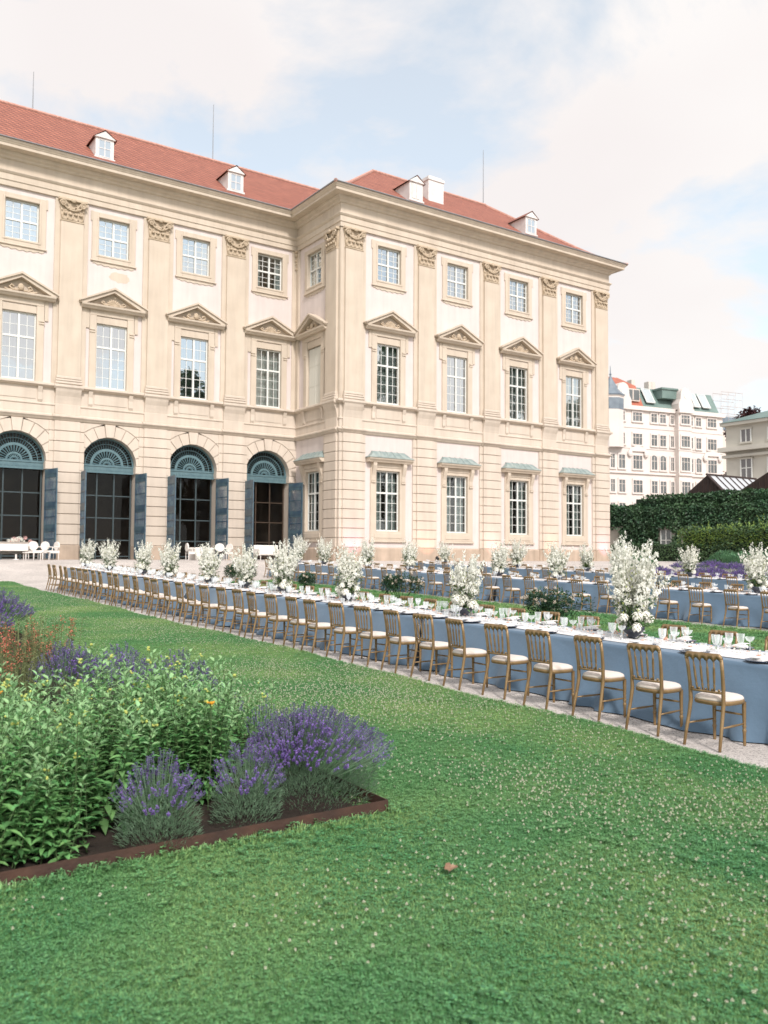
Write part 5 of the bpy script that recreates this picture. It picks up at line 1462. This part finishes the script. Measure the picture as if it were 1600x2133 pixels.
def us(u):      # photo column -> metres along the front
    t = (u-1303)/202; return 20.75*t*146/(154.3 - t*8.3)
def ap_part(b, name, mats, parent=None): 
    o = b.build(name, mats, parent or apt)
    if parent is None: o.location = (-10, 0, -1.5)
    return o
sL, sR = us(1250), us(1505)
b = MB(); b.box(sL, sR, 0, 14, 0, 27.0, 0)
b.box(us(1400), us(1428), -1.1, 0, 0, 27.0, 0)
for z, o_, h in ((26.6,.5,.7),(14.9+.9,.3,.35),(23.6,.1,.12),(20.1,.1,.12)):
    b.box(sL-.1, us(1400), -o_, 0, z, z+h, 0); b.box(us(1428), sR+.2, -o_, 0, z, z+h, 0); b.box(us(1400)-.2, us(1428)+.2, -1.1-o_, -1.1, z, z+h, 0)
ap_part(b, 'wall', [m_apt])
def gable(u, w_, dy):
    x = us(u); pts = [(x-w_,27.2),(x+w_,27.2),(x+w_,28.2),(x+w_*.75,29.0),(x+w_*.7,29.9)] + [(x+w_*.7*math.cos(a), 29.9+w_*.7*math.sin(a)) for a in (.4,.8,1.2,PI/2,1.94,2.34,2.74)] + [(x-w_*.7,29.9),(x-w_*.75,29.0),(x-w_,28.2)]
    b = MB(); b.prism(pts, 'y', dy-.3, dy+1.5); 
    g_ = ap_part(b, 'gable', [m_apt])
    b = MB(); b.prism([(x+.45*math.cos(a), 29.7+.6*math.sin(a)) for a in [2*PI*k/12 for k in range(12)]], 'y', dy-.36, dy-.3); ap_part(b, 'medallion', [m_wfr], g_)
gable(1288, 1.7, -.05); gable(1414, 1.6, -1.1)
cols_ = [(1266,.5,0),(1286,.75,0),(1320,1.15,0),(1356,.72,0),(1375,.75,0),(1395,.4,0),(1414,1.1,-1.1),(1434,.68,0),(1452,.68,0),(1481,1.2,0)]
rows_ = [(24.8,26.2),(20.8,22.6),(16.7,18.9),(12.7,14.7),(8.7,10.8)]
for u, w_, dy in cols_:
    for j, (z0, z1) in enumerate(rows_):
        x = us(u); w2 = w_*.82; b = MB()
        if j == 2 and u in (1356,1375,1434,1452):
            pts = [(x-w2,z0),(x+w2,z0),(x+w2,z1-w2*.6)] + [(x+w2*math.cos(a), z1-w2*.6+w2*math.sin(a)) for a in (.5,1.0,PI/2,2.14,2.64)] + [(x-w2,z1-w2*.6)]
            b.prism(pts, 'y', dy-.06, dy+.02, 0)
        else: b.box(x-w2, x+w2, dy-.06, dy+.02, z0, z1, 0)
        b.box(x-w2-.22, x-w2, dy-.14, dy, z0-.15, z1+.1, 1); b.box(x+w2, x+w2+.22, dy-.14, dy, z0-.15, z1+.1, 1)
        if not (j == 2 and u in (1356,1375,1434,1452)): b.box(x-w2-.22, x+w2+.22, dy-.16, dy, z1, z1+.3, 1)
        b.box(x-w2-.3, x+w2+.3, dy-.25, dy, z0-.3, z0-.05, 1)
        for q in ((0,) if w2 < .9 else (-.38,.38)): b.box(x+q-.045, x+q+.045, dy-.1, dy-.061, z0, z1, 2)
        b.box(x-w2, x+w2, dy-.098, dy-.062, z0+(z1-z0)*.66-.04, z0+(z1-z0)*.66+.04, 2)
        ap_part(b, 'window', [m_win, m_apt, m_apt2])
# balconies/garlands under two wide bays
for u in (1320, 1481):
    x = us(u); b = MB()
    b.prism([(x+1.9*math.cos(a), 19.6+.9*math.sin(a)) for a in [PI*k/10 for k in range(11)]], 'y', -.3, 0)
    for s in (-1,1): b.blob((x+s*1.7, -.3, 19.2), (.5,.25,.6), 8, 5)
    ap_part(b, 'stucco_garland', [m_apt])
# roofs
def mansard(u0, u1, mat, z0=27.2, z1=31.0, z2=32.4, nm='roof'):
    a, c = us(u0), us(u1); b = MB()
    b.add([(a,.1,z0),(c,.1,z0),(c,2.2,z1),(a,2.2,z1),(c,7,z2),(a,7,z2),(c,14,z0),(a,14,z0)], [(0,1,2,3),(3,2,4,5),(5,4,6,7),(0,3,5,7),(1,6,4,2)])
    return ap_part(b, nm, [mat]), a, c
rf, a, c = mansard(1280, 1336, m_redr, z1=31.3, z2=33.6)
b = MB(); x = us(1313); b.box(x-1.5, x+1.5, .2, 1.7, 28.2, 30.3, 0); b.box(x-1.35, x+1.35, .14, .2, 28.4, 30.1, 1); b.box(x-.1,x+.1,.1,.14,28.4,30.1,0); ap_part(b, 'roof_window', [m_apt2, m_win], rf); 
rf.children[0].location = (0,0,0)
rf, a, c = mansard(1334, 1500, m_cop, z2=32.2)
for u in (1352, 1440, 1451, 1473):
    x = us(u); b = MB(); b.add([(x-.9,.25,28.1),(x+.9,.25,28.1),(x+.9,1.75,30.7),(x-.9,1.75,30.7)], [(0,1,2,3)], 0)
    b.v = [(p[0], p[1]-.14, p[2]+.08) for p in b.v]
    b.tube([b.v[0], b.v[1]], .08, 4, 1); b.tube([b.v[2], b.v[3]], .08, 4, 1); b.tube([b.v[0], b.v[3]], .08, 4, 1); b.tube([b.v[1], b.v[2]], .08, 4, 1)
    ap_part(b, 'roof_window', [M('skylight', (.40,.44,.45), .15, spec=.6), m_wfr], rf)
b = MB(); x = us(1392); b.box(x-2.0, x+1.2, -.3, 2, 29.1, 30.6); b.box(x-2.2,x+1.4,-.5,2,30.6,30.9); ap_part(b, 'dormer', [m_cop], rf)
for u in (1363, 1401, 1408): 
    x = us(u); b = MB(); b.box(x-.4, x+.4, 6, 7.2, 31.8, 33.3); ap_part(b, 'chimney', [m_apt2], rf)
# turret
b = MB(); x = us(1268); b.lathe([(2.1,20),(2.1,28.4),(2.3,28.6)], 8, (x,.6,0)); tu = ap_part(b, 'turret', [m_apt])
b = MB(); b.lathe([(2.3,28.6),(2.4,28.8),(1.75,29.3),(1.25,29.9),(.95,30.5),(.45,31.4),(.1,32.2),(.05,33.6),(0,34.0)], 8, (x,.6,0)); b.blob((x,.6,32.4), .2, 8, 5); b.lathe([(2.13,26.3),(2.16,28.2)], 8, (x,.6,0)); o = ap_part(b, 'turret_roof', [m_slate], tu)
# scaffold on the right end
b = MB()
for k in range(4):
    for j in range(2):
        x, y = sR + .3 + k*1.7, .5 + j*2; b.tube([(x,y,26 if k < 2 else 22),(x,y,31.6)], .04, 4)
for z in (27.6,28.9,30.2,31.5):
    for j in range(2): b.tube([(sR+.3,.5+j*2,z),(sR+5.4,.5+j*2,z)], .05, 4)
for k in range(3): b.tube([(sR+.3+k*1.7,.5,28.2),(sR+2+k*1.7,.5,31.4)], .04, 4)
sb = D0 + DX*(sR+2) + V((0,0,22)); o = b.build('scaffold', M('pale_scaffold', (.5,.44,.41), .6)); o.location = D0; o.rotation_euler = (0,0,rza); tag(o, 'thin metal scaffold rising at the right end of the apartment house', 'scaffold')
ap_part(MB(), 'x', [m_apt]) if False else None
b = MB(); b.box(sR, sR+5.5, .4, 8, 0, 24.5, 0); b.prism([(sR-.1,24.5),(sR+5.6,24.5),(sR+4.2,27.0),(sR+.2,27.0)], 'y', .6, 8, 1); o = b.build('annex', [m_apt2, m_slate]); o.parent = apt; o.location = (-10,0,-1.5)
# classical house at the right
ch = empty('garden_mansion', (90, 50, 1.5), 'grey-cream classical mansion with pale green roof at the right edge', 'house'); C0 = V((90,50,1.5))
m_man = M('mansion_plaster', (.55,.52,.45), .9, (.5,.47,.41), .4)
b = MB(); b.box(89,104,34,60.2,1.5,17.0); b.box(88.2,104,33.5,60.8,14.0,14.5); b.box(88.55,104,33.7,60.5,13.3,13.6); b.box(88.4,104,33.6,60.6,17.0,17.35); epart(b, 'wall', m_man, ch, C0)
b = MB(); b.add([(88.3,33.5,17.36),(88.3,60.7,17.36),(96,53,20.2),(96,41,20.2),(104,60.7,17.36),(104,33.5,17.36)], [(0,1,2,3),(1,4,2),(4,5,3,2),(5,0,3)]); epart(b, 'roof', m_cop, ch, C0)
for y in (57.6, 54.3, 51.0):
    for z0, z1, w_ in ((15.0,16.4,.55),(10.4,13.0,.62),(5.5,8.6,.65)):
        b = MB(); b.box(88.94,89,y-w_,y+w_,z0,z1,0); b.box(88.86,88.95,y-w_-.14,y-w_,z0,z1,1); b.box(88.86,88.95,y+w_,y+w_+.14,z0,z1,1); b.box(88.85,88.96,y-w_-.2,y+w_+.2,z1,z1+.22,2); b.box(88.88,88.95,y-.06,y+.06,z0,z1,1); b.box(88.8,88.96,y-w_-.2,y+w_+.2,z0-.2,z0,2)
        if z0 < 14: b.box(88.7,88.96,y-w_-.4,y+w_+.4,z1+.4,z1+.62,2); b.box(88.89,88.95,y-w_,y+w_,z0+(z1-z0)*.6,z0+(z1-z0)*.6+.1,1)
        epart(b, 'window', [M('mansion_pane', (.16,.15,.15), .2, spec=.6), m_wfr, m_man], ch, C0)
# glazed lantern roofs behind the ivy wall
m_brown = M('brown_metal', (.055,.035,.03), .5, (.04,.026,.022), 2)
m_sky = M('pale_skylight', (.52,.53,.54), .12, spec=.8)
for k, (y0, y1, lab) in enumerate(((45.7,50.2,'brown gabled lantern roof with glazed slope, left of the pair'),(38.6,44.9,'brown gabled lantern roof with glazed slope, cut by the right edge'))):
    e = empty('lantern_roof', (69, (y0+y1)/2, 7.0), lab, 'lantern roof', 'glazed lantern roofs'); E0 = V((69,(y0+y1)/2,7.0)); ym = (y0+y1)/2 - .35
    b = MB(); zt = 9.25; b.prism([(y0,6.9),(y1,6.9),(y1,7.4),(ym,zt),(y0,7.4)], 'x', 67.5, 67.7)
    for q in range(12):
        yy = y0 + (y1-y0)*(q+.5)/12; h = 7.4 + (zt-7.4)*(1-abs(yy-ym)/max(y1-ym, ym-y0)); b.box(67.46,67.5,yy-.03,yy+.03,7.0,max(7.2,h-.1))
    epart(b, 'gable', m_brown, e, E0)
    b = MB(); b.add([(67.6,y1,7.4),(75,y1,7.4),(75,ym,zt),(67.6,ym,zt)], [(0,1,2,3)], 1); b.add([(67.6,y0,7.4),(75,y0,7.4),(75,ym,zt),(67.6,ym,zt)], [(0,1,2,3)], 0)
    for q in range(8): x = 67.7 + q; b.tube([(x,y0,7.45),(x,ym,zt+.05)], .06, 4, 1)
    b.tube([(67.4,ym,zt+.06),(75,ym,zt+.06)], .1, 5, 1); b.tube([(67.45,y0,7.42),(67.45,ym,zt+.03)], .09, 5, 1)
    epart(b, 'glazed_slope', [m_sky, m_brown], e, E0)
# ------------------------------------------------------------------ trees
m_bark = M('bark', (.10,.075,.055), .9, (.06,.045,.035), 6, .5, 12)
m_tl = M('tree_leaf', (.045,.095,.03), .55, island=.45, transl=.25)
m_tr = M('copper_beech_leaf', (.06,.022,.022), .6, island=.4, transl=.15)
def make_tree(seed, H, R, nl, size, leafm, low=.3):
    r = random.Random(seed); tr, cr_ = MB(), MB()
    tr.tube([(0,0,0),(.1,0,H*.25),(-.1,.15,H*.5),(.1,0,H*.8)], [H*.022,H*.017,H*.011,H*.004], 8)
    lumps = []
    for k in range(26):
        a = r.uniform(0, 2*PI); e = r.uniform(low, .97); q = R*math.sin(PI*min(1,(e-low)/(1.02-low))**.75)*r.uniform(.4,1)
        c = V((q*math.cos(a), q*math.sin(a), H*e)); lumps.append((c, R*r.uniform(.22,.4)))
        tr.tube([(0,0,H*e*.6),(c.x*.5,c.y*.5,H*e*.82),tuple(c)], [H*.006,H*.004,H*.001], 5)
    for k in range(nl):
        c, q = r.choice(lumps); d = V((r.gauss(0,1), r.gauss(0,1), r.gauss(0,.8))).normalized(); p = c + d*q*(r.random()**.4)
        cr_.leaf(p, V((r.uniform(-1,1), r.uniform(-1,1), r.uniform(-1,.5))), V((0,0,1)), size*r.uniform(.6,1.3), size*.6)
    return [('trunk', tr.mesh('trunk', [m_bark])), ('crown', cr_.mesh('crown', [leafm]))]
def put_tree(x, y, me, lab, grp=None, rz=0, z=None):
    e = empty('tree', (x, y, G(x, y) if z is None else z), lab, 'tree', grp, rz)
    for n, m_ in me: link(n, m_, e)
put_tree(116.5, 75.5, make_tree(3, 24, 3.6, 5000, .55, m_tr, .45), 'dark red-leaved tree rising behind the mansion roof', None, 0, 0)
T1 = make_tree(5, 28, 6.5, 8000, .6, m_tl, .22); T2 = make_tree(6, 25, 4.5, 5500, .6, m_tl, .25)
for k, (x, y, me, lab) in enumerate(((61,3,T1,'tall park tree mirrored in the first pavilion window from the corner'),(67,1,T2,'park tree mirrored in the left half of the second pavilion window'),(81,3,T1,'tall park tree mirrored in the third pavilion window from the corner'),(92,2,T2,'park tree mirrored in the rightmost pavilion window'),(40,2,T2,'park tree mirrored in the third main-wing window'))):
    put_tree(x, y, me, lab, 'park trees mirrored in the windows', k*1.7, 0)
